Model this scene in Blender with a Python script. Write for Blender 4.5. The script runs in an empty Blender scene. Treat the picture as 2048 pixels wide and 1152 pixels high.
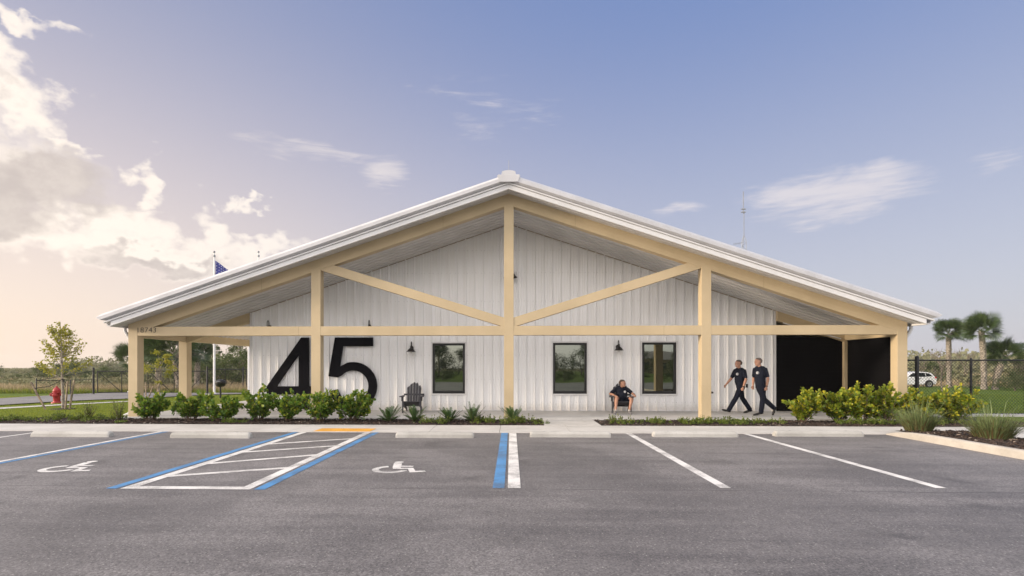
import bpy, math, random
from mathutils import Vector, Matrix, Euler
R = math.radians
sc = bpy.context.scene
COL = sc.collection

# ------------------------------------------------------------------ camera
TH, F, CX, CY, HC = R(1.8), 1060.0, 989.0, 733.0, 1.6      # yaw, focal px, principal point px, eye height
cam_d = bpy.data.cameras.new('camera'); cam = bpy.data.objects.new('camera', cam_d); COL.objects.link(cam)
cam.location = (0, 0, HC); cam.rotation_euler = (R(90), 0, TH)
cam_d.sensor_fit = 'HORIZONTAL'; cam_d.sensor_width = 36.0; cam_d.lens = 36.0 * F / 2048.0
cam_d.shift_x = (1024 - CX) / 2048.0; cam_d.shift_y = (CY - 576) / 2048.0
cam_d.clip_start = 0.05; cam_d.clip_end = 4000
sc.camera = cam
sc.render.engine = 'CYCLES'
sc.cycles.use_denoising = True
sc.cycles.max_bounces = 8; sc.cycles.transparent_max_bounces = 12
sc.view_settings.view_transform = 'Standard'; sc.view_settings.look = 'None'
sc.view_settings.gamma = 1.0; sc.view_settings.use_curve_mapping = False
sc.view_settings.exposure = EXPO = 1.0

def ray(px, py):
    c, s = math.cos(TH), math.sin(TH)
    u = (px - CX) / F
    return Vector((-s + c * u, c + s * u, -(py - CY) / F))
def on_z(px, py, z=0.0):
    r = ray(px, py); t = (z - HC) / r.z
    return Vector((r.x * t, r.y * t, z))
def on_y(px, py, Y):
    r = ray(px, py); t = Y / r.y
    return Vector((r.x * t, Y, HC + r.z * t))
def az_el(px, py):
    r = ray(px, py).normalized()
    return math.atan2(r.x, r.y), math.asin(r.z)

# ------------------------------------------------------------------ world, sun
SUN_AZ, SUN_EL = R(-103), R(10.5)             # azimuth from +Y towards +X
world = bpy.data.worlds.new('World'); sc.world = world; world.use_nodes = True
class NG:
    def __init__(s, tree): s.t = tree; s.n = tree.nodes; s.l = tree.links
    def new(s, typ, **kw):
        n = s.n.new(typ)
        for k, v in kw.items(): setattr(n, k, v)
        return n
    def put(s, sock, v):
        if isinstance(v, bpy.types.NodeSocket): s.l.new(v, sock)
        elif isinstance(v, (tuple, list)) and sock.type == 'RGBA': sock.default_value = tuple(v) + ((1,) if len(v) == 3 else ())
        else: sock.default_value = v
    def m(s, op, a, b=0.0, c=None, clamp=False):
        n = s.new('ShaderNodeMath', operation=op, use_clamp=clamp)
        s.put(n.inputs[0], a); s.put(n.inputs[1], b)
        if c is not None: s.put(n.inputs[2], c)
        return n.outputs[0]
    def ramp(s, v, lo, hi, a=0.0, b=1.0, smooth=True):
        n = s.new('ShaderNodeMapRange', interpolation_type='SMOOTHSTEP' if smooth else 'LINEAR')
        s.put(n.inputs[0], v); s.put(n.inputs[1], lo); s.put(n.inputs[2], hi); s.put(n.inputs[3], a); s.put(n.inputs[4], b)
        return n.outputs[0]
    def mix(s, f, a, b, typ='MIX'):
        n = s.new('ShaderNodeMix', data_type='RGBA', blend_type=typ)
        s.put(n.inputs[0], f); s.put(n.inputs[6], a); s.put(n.inputs[7], b)
        return n.outputs[2]
    def noise(s, vec, scale, detail=4.0, rough=0.55, dist=0.0):
        n = s.new('ShaderNodeTexNoise')
        if vec is not None: s.l.new(vec, n.inputs['Vector'])
        n.inputs['Scale'].default_value = scale; n.inputs['Detail'].default_value = detail
        n.inputs['Roughness'].default_value = rough; n.inputs['Distortion'].default_value = dist
        return n.outputs['Fac']
    def vmap(s, vec, scale=(1, 1, 1), loc=(0, 0, 0), rot=(0, 0, 0)):
        n = s.new('ShaderNodeMapping')
        s.l.new(vec, n.inputs['Vector']); n.inputs['Scale'].default_value = scale
        n.inputs['Location'].default_value = loc; n.inputs['Rotation'].default_value = rot
        return n.outputs[0]

def build_world():
    g = NG(world.node_tree)
    bg = g.n['Background']
    sky = g.new('ShaderNodeTexSky'); sky.sky_type = 'NISHITA'; sky.sun_disc = False
    sky.sun_elevation = SUN_EL; sky.sun_rotation = SUN_AZ
    sky.altitude = 0; sky.air_density = 1.0; sky.dust_density = 2.5; sky.ozone_density = 2.0
    tc = g.new('ShaderNodeTexCoord')
    d = tc.outputs['Generated']
    sep = g.new('ShaderNodeSeparateXYZ'); g.l.new(d, sep.inputs[0])
    x, y, z = sep.outputs
    az = g.m('ARCTAN2', x, y); el = g.m('ARCSINE', z)
    # pale haze near the horizon, warm under the sun
    hz = g.ramp(el, R(40), R(-3))
    sunny = g.ramp(g.m('COSINE', g.m('SUBTRACT', az, SUN_AZ)), -0.6, 0.74)
    K = 1.0 / (0.1 * 2 ** EXPO)
    def k(*c): return tuple(v * K for v in c)
    cool = g.mix(hz, k(.19, .285, .58), k(.66, .645, .71))
    warm = g.mix(hz, k(.325, .365, .55), k(1.16, .925, .755))
    col = g.mix(0.86, sky.outputs[0], g.mix(sunny, cool, warm))
    # clouds: cumulus banks towards the sun, a few wisps elsewhere
    comb = g.new('ShaderNodeCombineXYZ'); g.put(comb.inputs[0], az); g.put(comb.inputs[1], g.m('MULTIPLY', el, 1.35)); comb.inputs[2].default_value = 0.37
    P = comb.outputs[0]
    def warp(scale, det, amp, off):
        n = g.new('ShaderNodeTexNoise'); g.l.new(g.vmap(P, loc=off), n.inputs['Vector']); n.inputs['Scale'].default_value = scale; n.inputs['Detail'].default_value = det; n.inputs['Roughness'].default_value = .6
        sp_ = g.new('ShaderNodeSeparateColor'); g.l.new(n.outputs['Color'], sp_.inputs[0])
        return [g.m('MULTIPLY', g.m('SUBTRACT', sp_.outputs[i], .5), amp) for i in (0, 1)]
    w1, w2 = warp(9.0, 3.0, .22, (3, 1, 0)), warp(30.0, 6.0, .085, (7, 2, 0))
    azw = g.m('ADD', az, g.m('ADD', w1[0], w2[0])); elw = g.m('ADD', el, g.m('ADD', w1[1], w2[1]))
    n1 = g.noise(P, 7.0, 8.0, 0.6); n2 = g.noise(P, 26.0, 6.0, 0.62)
    def blobs(lst, A, E):
        out = None
        for (px, py, rx, ry, amp) in lst:
            a0, e0 = az_el(px, py); a1, _ = az_el(px + rx, py); _, e1 = az_el(px, py - ry)
            u = g.m('DIVIDE', g.m('SUBTRACT', A, a0), abs(a1 - a0)); v = g.m('DIVIDE', g.m('SUBTRACT', E, e0), abs(e1 - e0))
            q = g.m('ADD', g.m('MULTIPLY', u, u), g.m('MULTIPLY', v, v))
            bb = g.m('MULTIPLY', g.m('SUBTRACT', 1.0, q), amp)
            out = bb if out is None else g.m('SMOOTH_MAX', out, bb, 0.3)
        return out
    cl = [(-10, 120, 120, 90, 1.), (60, 190, 95, 80, .9), (110, 262, 60, 34, .9), (0, 330, 200, 120, 1.), (-60, 430, 260, 110, 1.), (262, 345, 42, 56, .9),
          (225, 425, 95, 60, 1.), (110, 480, 300, 62, 1.), (300, 490, 190, 50, .8), (430, 450, 56, 60, .9), (400, 515, 130, 48, .8), (530, 500, 100, 34, .8),
          (480, 382, 26, 18, .7), (70, 5, 110, 34, .8), (-420, 320, 300, 240, 1.)]
    cum = g.m('MAXIMUM', blobs(cl, azw, elw), -2.0)
    dens = g.m('ADD', cum, g.m('ADD', g.m('MULTIPLY', g.m('SUBTRACT', n1, 0.5), .9), g.m('MULTIPLY', g.m('SUBTRACT', n2, 0.5), .7)))
    cover = g.ramp(dens, -0.2, 0.85)
    grey = blobs([(60, 345, 190, 105, 1.), (-80, 400, 220, 110, 1.), (330, 520, 150, 30, .8), (20, 150, 60, 40, .5), (-420, 330, 240, 150, 1.)], azw, elw)
    thick = g.ramp(g.m('ADD', g.m('MAXIMUM', grey, -1.0), g.m('MULTIPLY', g.m('SUBTRACT', n1, 0.5), 1.1)), -0.15, .75)
    thick_ = g.ramp(g.m('ADD', g.m('MULTIPLY', g.m('MINIMUM', cum, .9), 1.0), g.m('MULTIPLY', g.m('SUBTRACT', n1, 0.5), 1.9)), 0.3, 1.2)
    lit = g.mix(sunny, k(.86, .82, .82), k(1.17, 1.04, .91))
    shade = g.mix(sunny, k(.58, .56, .58), k(.64, .56, .515))
    puff = g.ramp(n2, 0.3, 0.7)
    ccol = g.mix(g.m('MULTIPLY', thick, g.m('SUBTRACT', 1.0, g.m('MULTIPLY', puff, 0.3))), lit, shade)
    lowfade = g.ramp(el, R(1), R(9), .35, .9)
    col2 = g.mix(g.m('MULTIPLY', cover, lowfade), col, ccol)
    # pale clouds added overhead and streetward as unseen fill light; the glass mirrors them
    fill_deck = g.m('MAXIMUM', g.ramp(y, .55, .1), g.ramp(z, R(44), R(60)))
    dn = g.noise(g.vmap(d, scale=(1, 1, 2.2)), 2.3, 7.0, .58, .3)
    dcov = g.m('MULTIPLY', fill_deck, g.ramp(g.m('ADD', dn, .14), .42, .62))
    dcol = g.mix(g.ramp(dn, .45, .75), g.mix(sunny, k(1.3, 1.3, 1.36), k(2.75, 2.55, 2.4)), g.mix(sunny, k(1.06, 1.05, 1.1), k(2.2, 2.05, 1.92)))  # brighter than the clouds in view, most on the sun side
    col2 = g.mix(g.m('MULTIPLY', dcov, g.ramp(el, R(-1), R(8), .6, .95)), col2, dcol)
    # high wisps
    wn = g.m('ADD', g.m('MULTIPLY', g.noise(g.vmap(P, scale=(4.0, 14.0, 1.0), rot=(0, 0, R(-14))), 1.6, 7.0, 0.62, 0.8), .6), g.m('MULTIPLY', g.noise(g.vmap(P, scale=(7.0, 46.0, 1.0), rot=(0, 0, R(-20))), 1.5, 6.0, 0.65, 1.2), .4))
    wis = blobs([(1640, 395, 215, 62, .9), (1750, 355, 120, 34, .8), (1370, 418, 60, 14, .6), (640, 300, 150, 22, .45), (770, 345, 45, 44, .6), (1990, 315, 80, 24, .45), (990, 215, 100, 70, .12), (2500, 380, 300, 80, .7)], g.m('ADD', az, g.m('MULTIPLY', w1[0], .25)), g.m('ADD', el, g.m('MULTIPLY', w1[1], .25)))
    wcov = g.m('MULTIPLY', g.ramp(g.m('ADD', g.m('MAXIMUM', wis, -1.5), g.m('MULTIPLY', g.m('SUBTRACT', wn, 0.5), 3.2)), 0.0, 1.15), 0.85)
    col3 = g.mix(wcov, col2, g.mix(sunny, k(.77, .73, .77), k(.85, .77, .74)))
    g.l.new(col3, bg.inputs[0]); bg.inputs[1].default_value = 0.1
build_world()
sun_d = bpy.data.lights.new('sun', 'SUN'); sun = bpy.data.objects.new('sun', sun_d); COL.objects.link(sun)
sun_d.energy = 2.0; sun_d.angle = R(8); sun_d.color = (1.0, 0.82, 0.62)
_sd = Vector((math.sin(SUN_AZ) * math.cos(SUN_EL), math.cos(SUN_AZ) * math.cos(SUN_EL), math.sin(SUN_EL)))
sun.rotation_euler = _sd.to_track_quat('Z', 'Y').to_euler()

# ------------------------------------------------------------------ materials
def mat(name, col, rough=0.6, var=0.12, scale=3.0, bump=0.0, bscale=None, col2=None, metal=0.0, spec=0.4, detail=5.0, coat=0.0, vec_scale=(1, 1, 1)):
    m = bpy.data.materials.new(name); m.use_nodes = True
    g = NG(m.node_tree); b = g.n['Principled BSDF']
    geo = g.new('ShaderNodeNewGeometry'); P = geo.outputs['Position']
    if vec_scale != (1, 1, 1): P = g.vmap(P, scale=vec_scale)
    n = g.noise(P, scale, detail)
    c2 = col2 if col2 else tuple(max(0, c * (1 - var * 2)) for c in col)
    c1 = col if col2 else tuple(min(1, c * (1 + var)) for c in col)
    g.put(b.inputs['Base Color'], g.mix(g.ramp(n, 0.3, 0.7), c1, c2))
    b.inputs['Roughness'].default_value = rough; b.inputs['Metallic'].default_value = metal
    b.inputs['Specular IOR Level'].default_value = spec; b.inputs['Coat Weight'].default_value = coat
    if bump > 0:
        bn = g.new('ShaderNodeBump'); bn.inputs['Strength'].default_value = bump; bn.inputs['Distance'].default_value = 0.01
        g.l.new(g.noise(P, bscale or scale * 6, 4.0), bn.inputs['Height']); g.l.new(bn.outputs[0], b.inputs['Normal'])
    return m
def leaf_mat(name, c_dark, c_mid, c_light, trans=0.35, rough=0.45, spec=0.4):
    m = bpy.data.materials.new(name); m.use_nodes = True
    g = NG(m.node_tree); b = g.n['Principled BSDF']; out = g.n['Material Output']
    at = g.new('ShaderNodeAttribute', attribute_name='tint')
    f = at.outputs['Fac']
    c = g.mix(g.ramp(f, 0.0, 0.6, smooth=False), c_dark, c_mid); c = g.mix(g.ramp(f, 0.6, 1.0, smooth=False), c, c_light)
    g.put(b.inputs['Base Color'], c); b.inputs['Roughness'].default_value = rough; b.inputs['Specular IOR Level'].default_value = spec
    tr = g.new('ShaderNodeBsdfTranslucent'); g.put(tr.inputs[0], g.mix(0.6, c, (0.5, 0.5, 0.06), 'MIX') if trans > 0.3 else c)
    mx = g.new('ShaderNodeMixShader'); mx.inputs[0].default_value = trans
    g.l.new(b.outputs[0], mx.inputs[1]); g.l.new(tr.outputs[0], mx.inputs[2]); g.l.new(mx.outputs[0], out.inputs[0])
    return m

def asphalt_mat(name, base=(0.102, 0.096, 0.098), worn=(0.186, 0.175, 0.175)):
    m = bpy.data.materials.new(name); m.use_nodes = True
    g = NG(m.node_tree); b = g.n['Principled BSDF']
    P = g.new('ShaderNodeNewGeometry').outputs['Position']
    big = g.noise(P, 0.42, 6.0, 0.66); streak = g.noise(g.vmap(P, scale=(0.25, 2.2, 1), rot=(0, 0, R(8))), 1.3, 5.0, 0.6)
    c = g.mix(g.ramp(g.m('ADD', g.m('MULTIPLY', big, 0.6), g.m('MULTIPLY', streak, 0.4)), 0.38, 0.62), base, worn)
    ag = g.noise(P, 48.0, 4.0, 0.85)
    vg = g.new('ShaderNodeTexVoronoi'); g.l.new(P, vg.inputs['Vector']); vg.inputs['Scale'].default_value = 62.0
    sg = g.new('ShaderNodeSeparateColor'); g.l.new(vg.outputs['Color'], sg.inputs[0])
    c = g.mix(1.0, c, g.mix(sg.outputs[1], (.6, .6, .6), (1.42, 1.41, 1.41)), 'MULTIPLY')
    c = g.mix(g.ramp(ag, 0.52, 0.72), c, tuple(k * 1.9 for k in worn)); c = g.mix(g.ramp(ag, 0.47, 0.28), c, tuple(k * 0.3 for k in base))
    pxyz = g.new('ShaderNodeSeparateXYZ'); g.l.new(P, pxyz.inputs[0])
    seam = g.m('ABSOLUTE', g.m('SUBTRACT', g.m('ADD', pxyz.outputs[1], g.m('MULTIPLY', g.noise(P, 1.7, 4.0), .12)), 6.98))
    c = g.mix(g.m('MULTIPLY', g.ramp(seam, .022, .006), g.ramp(g.noise(P, .8, 3.0), .35, .6, 0.0, .75)), c, (.03, .028, .03))
    patch = g.ramp(g.noise(P, .17, 2.0, .4), .5, .53)
    c = g.mix(g.m('MULTIPLY', patch, .24), c, (.05, .047, .05))
    vo = g.new('ShaderNodeTexVoronoi'); g.l.new(P, vo.inputs['Vector']); vo.inputs['Scale'].default_value = 48.0
    sep = g.new('ShaderNodeSeparateColor'); g.l.new(vo.outputs['Color'], sep.inputs[0])
    spk = g.m('MULTIPLY', g.ramp(sep.outputs[0], 0.93, 0.95), g.ramp(vo.outputs['Distance'], 0.42, 0.25))
    c = g.mix(g.m('MULTIPLY', spk, 0.7), c, (0.42, 0.4, 0.38))
    # oil drips and tyre scuffs
    st = g.noise(P, 0.9, 3.0, 0.5, 0.6)
    c = g.mix(g.m('MULTIPLY', g.ramp(st, 0.6, 0.76), 0.55), c, (0.035, 0.033, 0.034))
    wv = g.new('ShaderNodeTexWave', wave_type='BANDS', bands_direction='X'); g.l.new(g.vmap(P, scale=(1, 0.22, 1), rot=(0, 0, R(-32))), wv.inputs['Vector'])
    wv.inputs['Scale'].default_value = 0.22; wv.inputs['Distortion'].default_value = 5.0; wv.inputs['Detail'].default_value = 3.0
    c = g.mix(g.m('MULTIPLY', g.m('MULTIPLY', g.ramp(wv.outputs['Fac'], 0.93, 0.99), g.ramp(big, 0.5, 0.65)), 0.14), c, (0.04, 0.038, 0.04))
    g.put(b.inputs['Base Color'], c); b.inputs['Roughness'].default_value = 0.62; b.inputs['Specular IOR Level'].default_value = 0.5
    bn = g.new('ShaderNodeBump'); bn.inputs['Strength'].default_value = 0.55; bn.inputs['Distance'].default_value = 0.006
    g.l.new(ag, bn.inputs['Height']); g.l.new(bn.outputs[0], b.inputs['Normal'])
    return m
def paint_mat(name, col, under=(0.1, 0.095, 0.095), wear=0.6):
    m = bpy.data.materials.new(name); m.use_nodes = True
    g = NG(m.node_tree); b = g.n['Principled BSDF']
    P = g.new('ShaderNodeNewGeometry').outputs['Position']
    ag = g.noise(P, 80.0, 3.0, 0.7); big = g.noise(P, 2.2, 5.0, 0.65)
    w = g.m('MULTIPLY', g.ramp(g.m('ADD', g.m('MULTIPLY', ag, 0.5), g.m('MULTIPLY', big, 0.5)), 0.47, 0.62), wear)
    c = g.mix(g.ramp(big, 0.35, 0.65), col, tuple(k * 0.82 for k in col))
    g.put(b.inputs['Base Color'], g.mix(w, c, under)); b.inputs['Roughness'].default_value = 0.6
    bn = g.new('ShaderNodeBump'); bn.inputs['Strength'].default_value = 0.3; bn.inputs['Distance'].default_value = 0.004
    g.l.new(ag, bn.inputs['Height']); g.l.new(bn.outputs[0], b.inputs['Normal'])
    return m
def concrete_mat(name, col, dark):
    m = bpy.data.materials.new(name); m.use_nodes = True
    g = NG(m.node_tree); b = g.n['Principled BSDF']
    P = g.new('ShaderNodeNewGeometry').outputs['Position']
    n1 = g.noise(P, 0.8, 6.0, 0.62); n2 = g.noise(P, 42.0, 3.0, 0.6)
    c = g.mix(g.ramp(n1, 0.36, 0.66), col, dark); c = g.mix(g.m('MULTIPLY', g.ramp(n2, 0.5, 0.75), 0.25), c, tuple(k * 0.55 for k in dark))
    st = g.noise(g.vmap(P, scale=(1.4, 0.5, 1)), 1.9, 4.0, 0.7)
    c = g.mix(g.m('MULTIPLY', g.ramp(st, 0.6, 0.78), 0.35), c, tuple(k * 0.6 for k in dark))
    g.put(b.inputs['Base Color'], c); b.inputs['Roughness'].default_value = 0.85; b.inputs['Specular IOR Level'].default_value = 0.3
    bn = g.new('ShaderNodeBump'); bn.inputs['Strength'].default_value = 0.25; bn.inputs['Distance'].default_value = 0.004
    g.l.new(n2, bn.inputs['Height']); g.l.new(bn.outputs[0], b.inputs['Normal'])
    return m
def glass_mat():
    m = bpy.data.materials.new('tinted_glass'); m.use_nodes = True
    g = NG(m.node_tree); b = g.n['Principled BSDF']; out = g.n['Material Output']
    b.inputs['Base Color'].default_value = (0.008, 0.011, 0.01, 1); b.inputs['Roughness'].default_value = 0.05
    gl = g.new('ShaderNodeBsdfGlossy'); gl.inputs['Color'].default_value = (0.72, 0.78, 0.66, 1); gl.inputs['Roughness'].default_value = 0.01
    P = g.new('ShaderNodeNewGeometry').outputs['Position']
    bn = g.new('ShaderNodeBump'); bn.inputs['Strength'].default_value = 0.06; bn.inputs['Distance'].default_value = 0.02
    g.l.new(g.noise(P, 1.3, 1.0), bn.inputs['Height']); g.l.new(bn.outputs[0], gl.inputs['Normal'])
    mx = g.new('ShaderNodeMixShader'); mx.inputs[0].default_value = 0.25
    g.l.new(b.outputs[0], mx.inputs[1]); g.l.new(gl.outputs[0], mx.inputs[2]); g.l.new(mx.outputs[0], out.inputs[0])
    return m
def siding_mat():
    m = bpy.data.materials.new('white_siding'); m.use_nodes = True
    g = NG(m.node_tree); b = g.n['Principled BSDF']
    P = g.new('ShaderNodeNewGeometry').outputs['Position']
    n = g.noise(g.vmap(P, scale=(5, 5, 0.35)), 2.0, 5.0, 0.6); n2 = g.noise(P, 14.0, 4.0, 0.65)
    c = g.mix(g.ramp(n, 0.35, 0.7), (0.86, 0.86, 0.87), (0.82, 0.815, 0.81)); c = g.mix(g.m('MULTIPLY', g.ramp(n2, 0.62, 0.78), 0.16), c, (0.6, 0.59, 0.58))
    sz = g.new('ShaderNodeSeparateXYZ'); g.l.new(P, sz.inputs[0])
    splash = g.m('MULTIPLY', g.ramp(g.m('ADD', sz.outputs[2], g.m('MULTIPLY', n2, -0.35)), 0.2, -0.1), 0.5)
    c = g.mix(splash, c, (0.5, 0.46, 0.41))
    g.put(b.inputs['Base Color'], c); b.inputs['Roughness'].default_value = 0.42; b.inputs['Specular IOR Level'].default_value = 0.45
    bn = g.new('ShaderNodeBump'); bn.inputs['Strength'].default_value = 0.12; bn.inputs['Distance'].default_value = 0.02
    g.l.new(g.noise(g.vmap(P, scale=(3, 3, 0.8)), 1.6, 2.0), bn.inputs['Height']); g.l.new(bn.outputs[0], b.inputs['Normal'])
    return m
M = dict(
    asphalt=asphalt_mat('asphalt'), road=asphalt_mat('road_asphalt', (0.16, 0.152, 0.15), (0.21, 0.2, 0.195)),
    white_paint=paint_mat('white_road_paint', (0.74, 0.72, 0.7)), blue_paint=paint_mat('blue_road_paint', (0.075, 0.245, 0.5)),
    yellow=paint_mat('yellow_tactile', (0.72, 0.36, 0.045), (0.5, 0.26, 0.06), 0.3),
    concrete=concrete_mat('sidewalk_concrete', (0.53, 0.51, 0.49), (0.44, 0.425, 0.405)), slab=concrete_mat('porch_concrete', (0.5, 0.49, 0.475), (0.42, 0.41, 0.4)),
    stop=concrete_mat('wheel_stop_concrete', (0.47, 0.46, 0.44), (0.34, 0.33, 0.31)), curb=concrete_mat('curb_concrete', (0.46, 0.425, 0.38), (0.37, 0.34, 0.3)),
    mulch=mat('mulch', (0.05, 0.036, 0.03), 0.95, col2=(0.015, 0.011, 0.01), scale=22, bump=1.0, bscale=45),
    chip=mat('mulch_chips', (0.085, 0.058, 0.047), 0.95, col2=(0.02, 0.015, 0.014), scale=9.0),
    chip_pale=mat('mulch_pale_chips', (0.3, 0.25, 0.21), 0.9, scale=9.0),
    lawn=mat('lawn', (0.11, 0.16, 0.022), 0.95, col2=(0.075, 0.115, 0.016), scale=1.1, bump=0.8, bscale=60, spec=0.1),
    field=mat('field', (0.2, 0.17, 0.08), 0.95, col2=(0.11, 0.12, 0.045), scale=0.12, bump=0.5, bscale=12, spec=0.1),
    siding=siding_mat(), white=mat('white_trim', (0.66, 0.655, 0.66), 0.45, 0.03, 1.5), soffit=mat('soffit_metal', (0.56, 0.55, 0.545), 0.5, 0.05, 1.2),
    roof=mat('roof_metal', (0.64, 0.64, 0.65), 0.4, 0.05, 1.0, metal=0.2), rake=mat('rake_trim_metal', (0.5, 0.5, 0.52), 0.38, 0.05, 1.3, metal=0.15),
    cream=mat('cream_cladding', (0.52, 0.415, 0.262), 0.6, col2=(0.46, 0.365, 0.228), scale=1.1, bump=0.1, bscale=24, detail=8.0), cream_seam=mat('cream_seam', (0.3, 0.23, 0.14), 0.7),
    black=mat('black_metal', (0.012, 0.012, 0.014), 0.5, 0.1, 6.0), numeral=mat('black_numeral', (0.006, 0.006, 0.009), 0.75, 0.1, 4.0, spec=0.08),
    board=mat('black_board', (0.0055, 0.0052, 0.006), 0.85, 0.06, 2.5, vec_scale=(1, 1, 8), spec=0.06), frame=mat('black_frame', (0.012, 0.012, 0.013), 0.4, 0.1, 5.0),
    bronze=mat('bronze_lamp', (0.03, 0.026, 0.025), 0.38, 0.2, 8.0, metal=0.5), glass=glass_mat(),
    bulb=mat('lamp_glass', (0.55, 0.53, 0.5), 0.15, 0.02), chair=mat('charcoal_chair', (0.052, 0.052, 0.062), 0.6, 0.15, 7.0),
    hydrant=mat('hydrant_red', (0.36, 0.022, 0.026), 0.42, 0.1, 6.0), bark=mat('bark', (0.2, 0.165, 0.13), 0.9, 0.35, 9.0, bump=0.6), pale_bark=mat('pale_bark', (0.36, 0.31, 0.26), 0.9, 0.25, 12.0, bump=0.4),
    stake=mat('wood_stake', (0.3, 0.235, 0.17), 0.85, 0.25, 9.0, bump=0.3), palm_bark=mat('palm_bark', (0.3, 0.26, 0.22), 0.95, 0.35, 7.0, bump=0.7), boot=mat('palm_boot', (0.4, 0.35, 0.29), 0.9, 0.3, 11.0),
    pole=mat('white_pole', (0.72, 0.72, 0.73), 0.35, 0.04), galv=mat('galvanised_steel', (0.27, 0.28, 0.3), 0.5, 0.08, metal=0.4), navy=mat('navy_cloth', (0.012, 0.014, 0.025), 0.9, 0.2, 30.0, spec=0.15),
    shirt=mat('navy_shirt', (0.011, 0.014, 0.026), 0.85, 0.2, 24.0, spec=0.2), skin=mat('skin', (0.42, 0.225, 0.155), 0.55, 0.08, 14.0), hair=mat('greying_brown_hair', (0.09, 0.06, 0.042), 0.75, 0.35, 60.0),
    hair_grey=mat('grey_hair', (0.17, 0.14, 0.125), 0.75, 0.35, 60.0), shoe=mat('black_shoe', (0.012, 0.011, 0.011), 0.45), sneaker=mat('grey_sneaker', (0.24, 0.23, 0.23), 0.7, 0.3, 18.0), sole=mat('white_sole', (0.5, 0.48, 0.46), 0.7),
    badge=mat('white_emblem', (0.5, 0.5, 0.52), 0.7), red=mat('red_mark', (0.4, 0.03, 0.03), 0.6), eye=mat('dark_eye', (0.02, 0.015, 0.012), 0.3), car=mat('white_car_paint', (0.72, 0.73, 0.75), 0.25, 0.02, coat=0.6), tyre=mat('tyre', (0.02, 0.02, 0.021), 0.85),
    car_glass=mat('car_glass', (0.015, 0.018, 0.02), 0.06, 0.02, spec=0.8), rim=mat('alloy_rim', (0.5, 0.5, 0.52), 0.3, metal=0.8), tail=mat('tail_lamp', (0.4, 0.02, 0.02), 0.2), flag=mat('blue_flag', (0.05, 0.055, 0.24), 0.8), 
    shrub=leaf_mat('shrub_leaf', (0.035, 0.095, 0.017), (0.13, 0.23, 0.03), (0.42, 0.42, 0.045), 0.3, 0.35), shrub_y=leaf_mat('yellow_green_shrub_leaf', (0.04, 0.095, 0.014), (0.17, 0.24, 0.026), (0.55, 0.46, 0.035), 0.32, 0.35),  # second shrub leaf is a yellow-green kind
    cycad=leaf_mat('cycad_leaf', (0.022, 0.065, 0.02), (0.06, 0.125, 0.026), (0.15, 0.22, 0.05), 0.2), cover=leaf_mat('ground_cover_leaf', (0.05, 0.1, 0.015), (0.13, 0.185, 0.025), (0.28, 0.31, 0.04), 0.28),
    grass=leaf_mat('lawn_blade', (0.07, 0.13, 0.016), (0.14, 0.21, 0.025), (0.26, 0.3, 0.05), 0.35, 0.6), dry=leaf_mat('dry_grass', (0.22, 0.18, 0.09), (0.42, 0.33, 0.2), (0.52, 0.42, 0.27), 0.3, 0.8),
    muhly=leaf_mat('ornamental_grass', (0.17, 0.105, 0.05), (0.13, 0.18, 0.065), (0.27, 0.31, 0.14), 0.25, 0.6), palm=leaf_mat('palm_frond', (0.022, 0.042, 0.016), (0.065, 0.1, 0.03), (0.2, 0.19, 0.05), 0.2, 0.4),
    tree=leaf_mat('tree_leaf', (0.035, 0.058, 0.018), (0.09, 0.12, 0.035), (0.18, 0.2, 0.06), 0.3, 0.6), sapling=leaf_mat('sapling_leaf', (0.1, 0.12, 0.018), (0.26, 0.25, 0.03), (0.48, 0.37, 0.04), 0.42, 0.5),
    far=leaf_mat('hazed_tree_leaf', (0.15, 0.16, 0.085), (0.22, 0.22, 0.12), (0.3, 0.285, 0.16), 0.25, 0.8),  # pale leaf colours stand in for distance haze on far trees
    house=mat('cream_house_wall', (0.6, 0.45, 0.26), 0.8), house_roof=mat('house_roof', (0.33, 0.3, 0.28), 0.8), house_window=mat('house_window', (0.05, 0.06, 0.08), 0.2),
    rubber=mat('black_rubber', (0.02, 0.02, 0.02), 0.8), twig=mat('twig', (0.12, 0.085, 0.06), 0.9),
)
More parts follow.
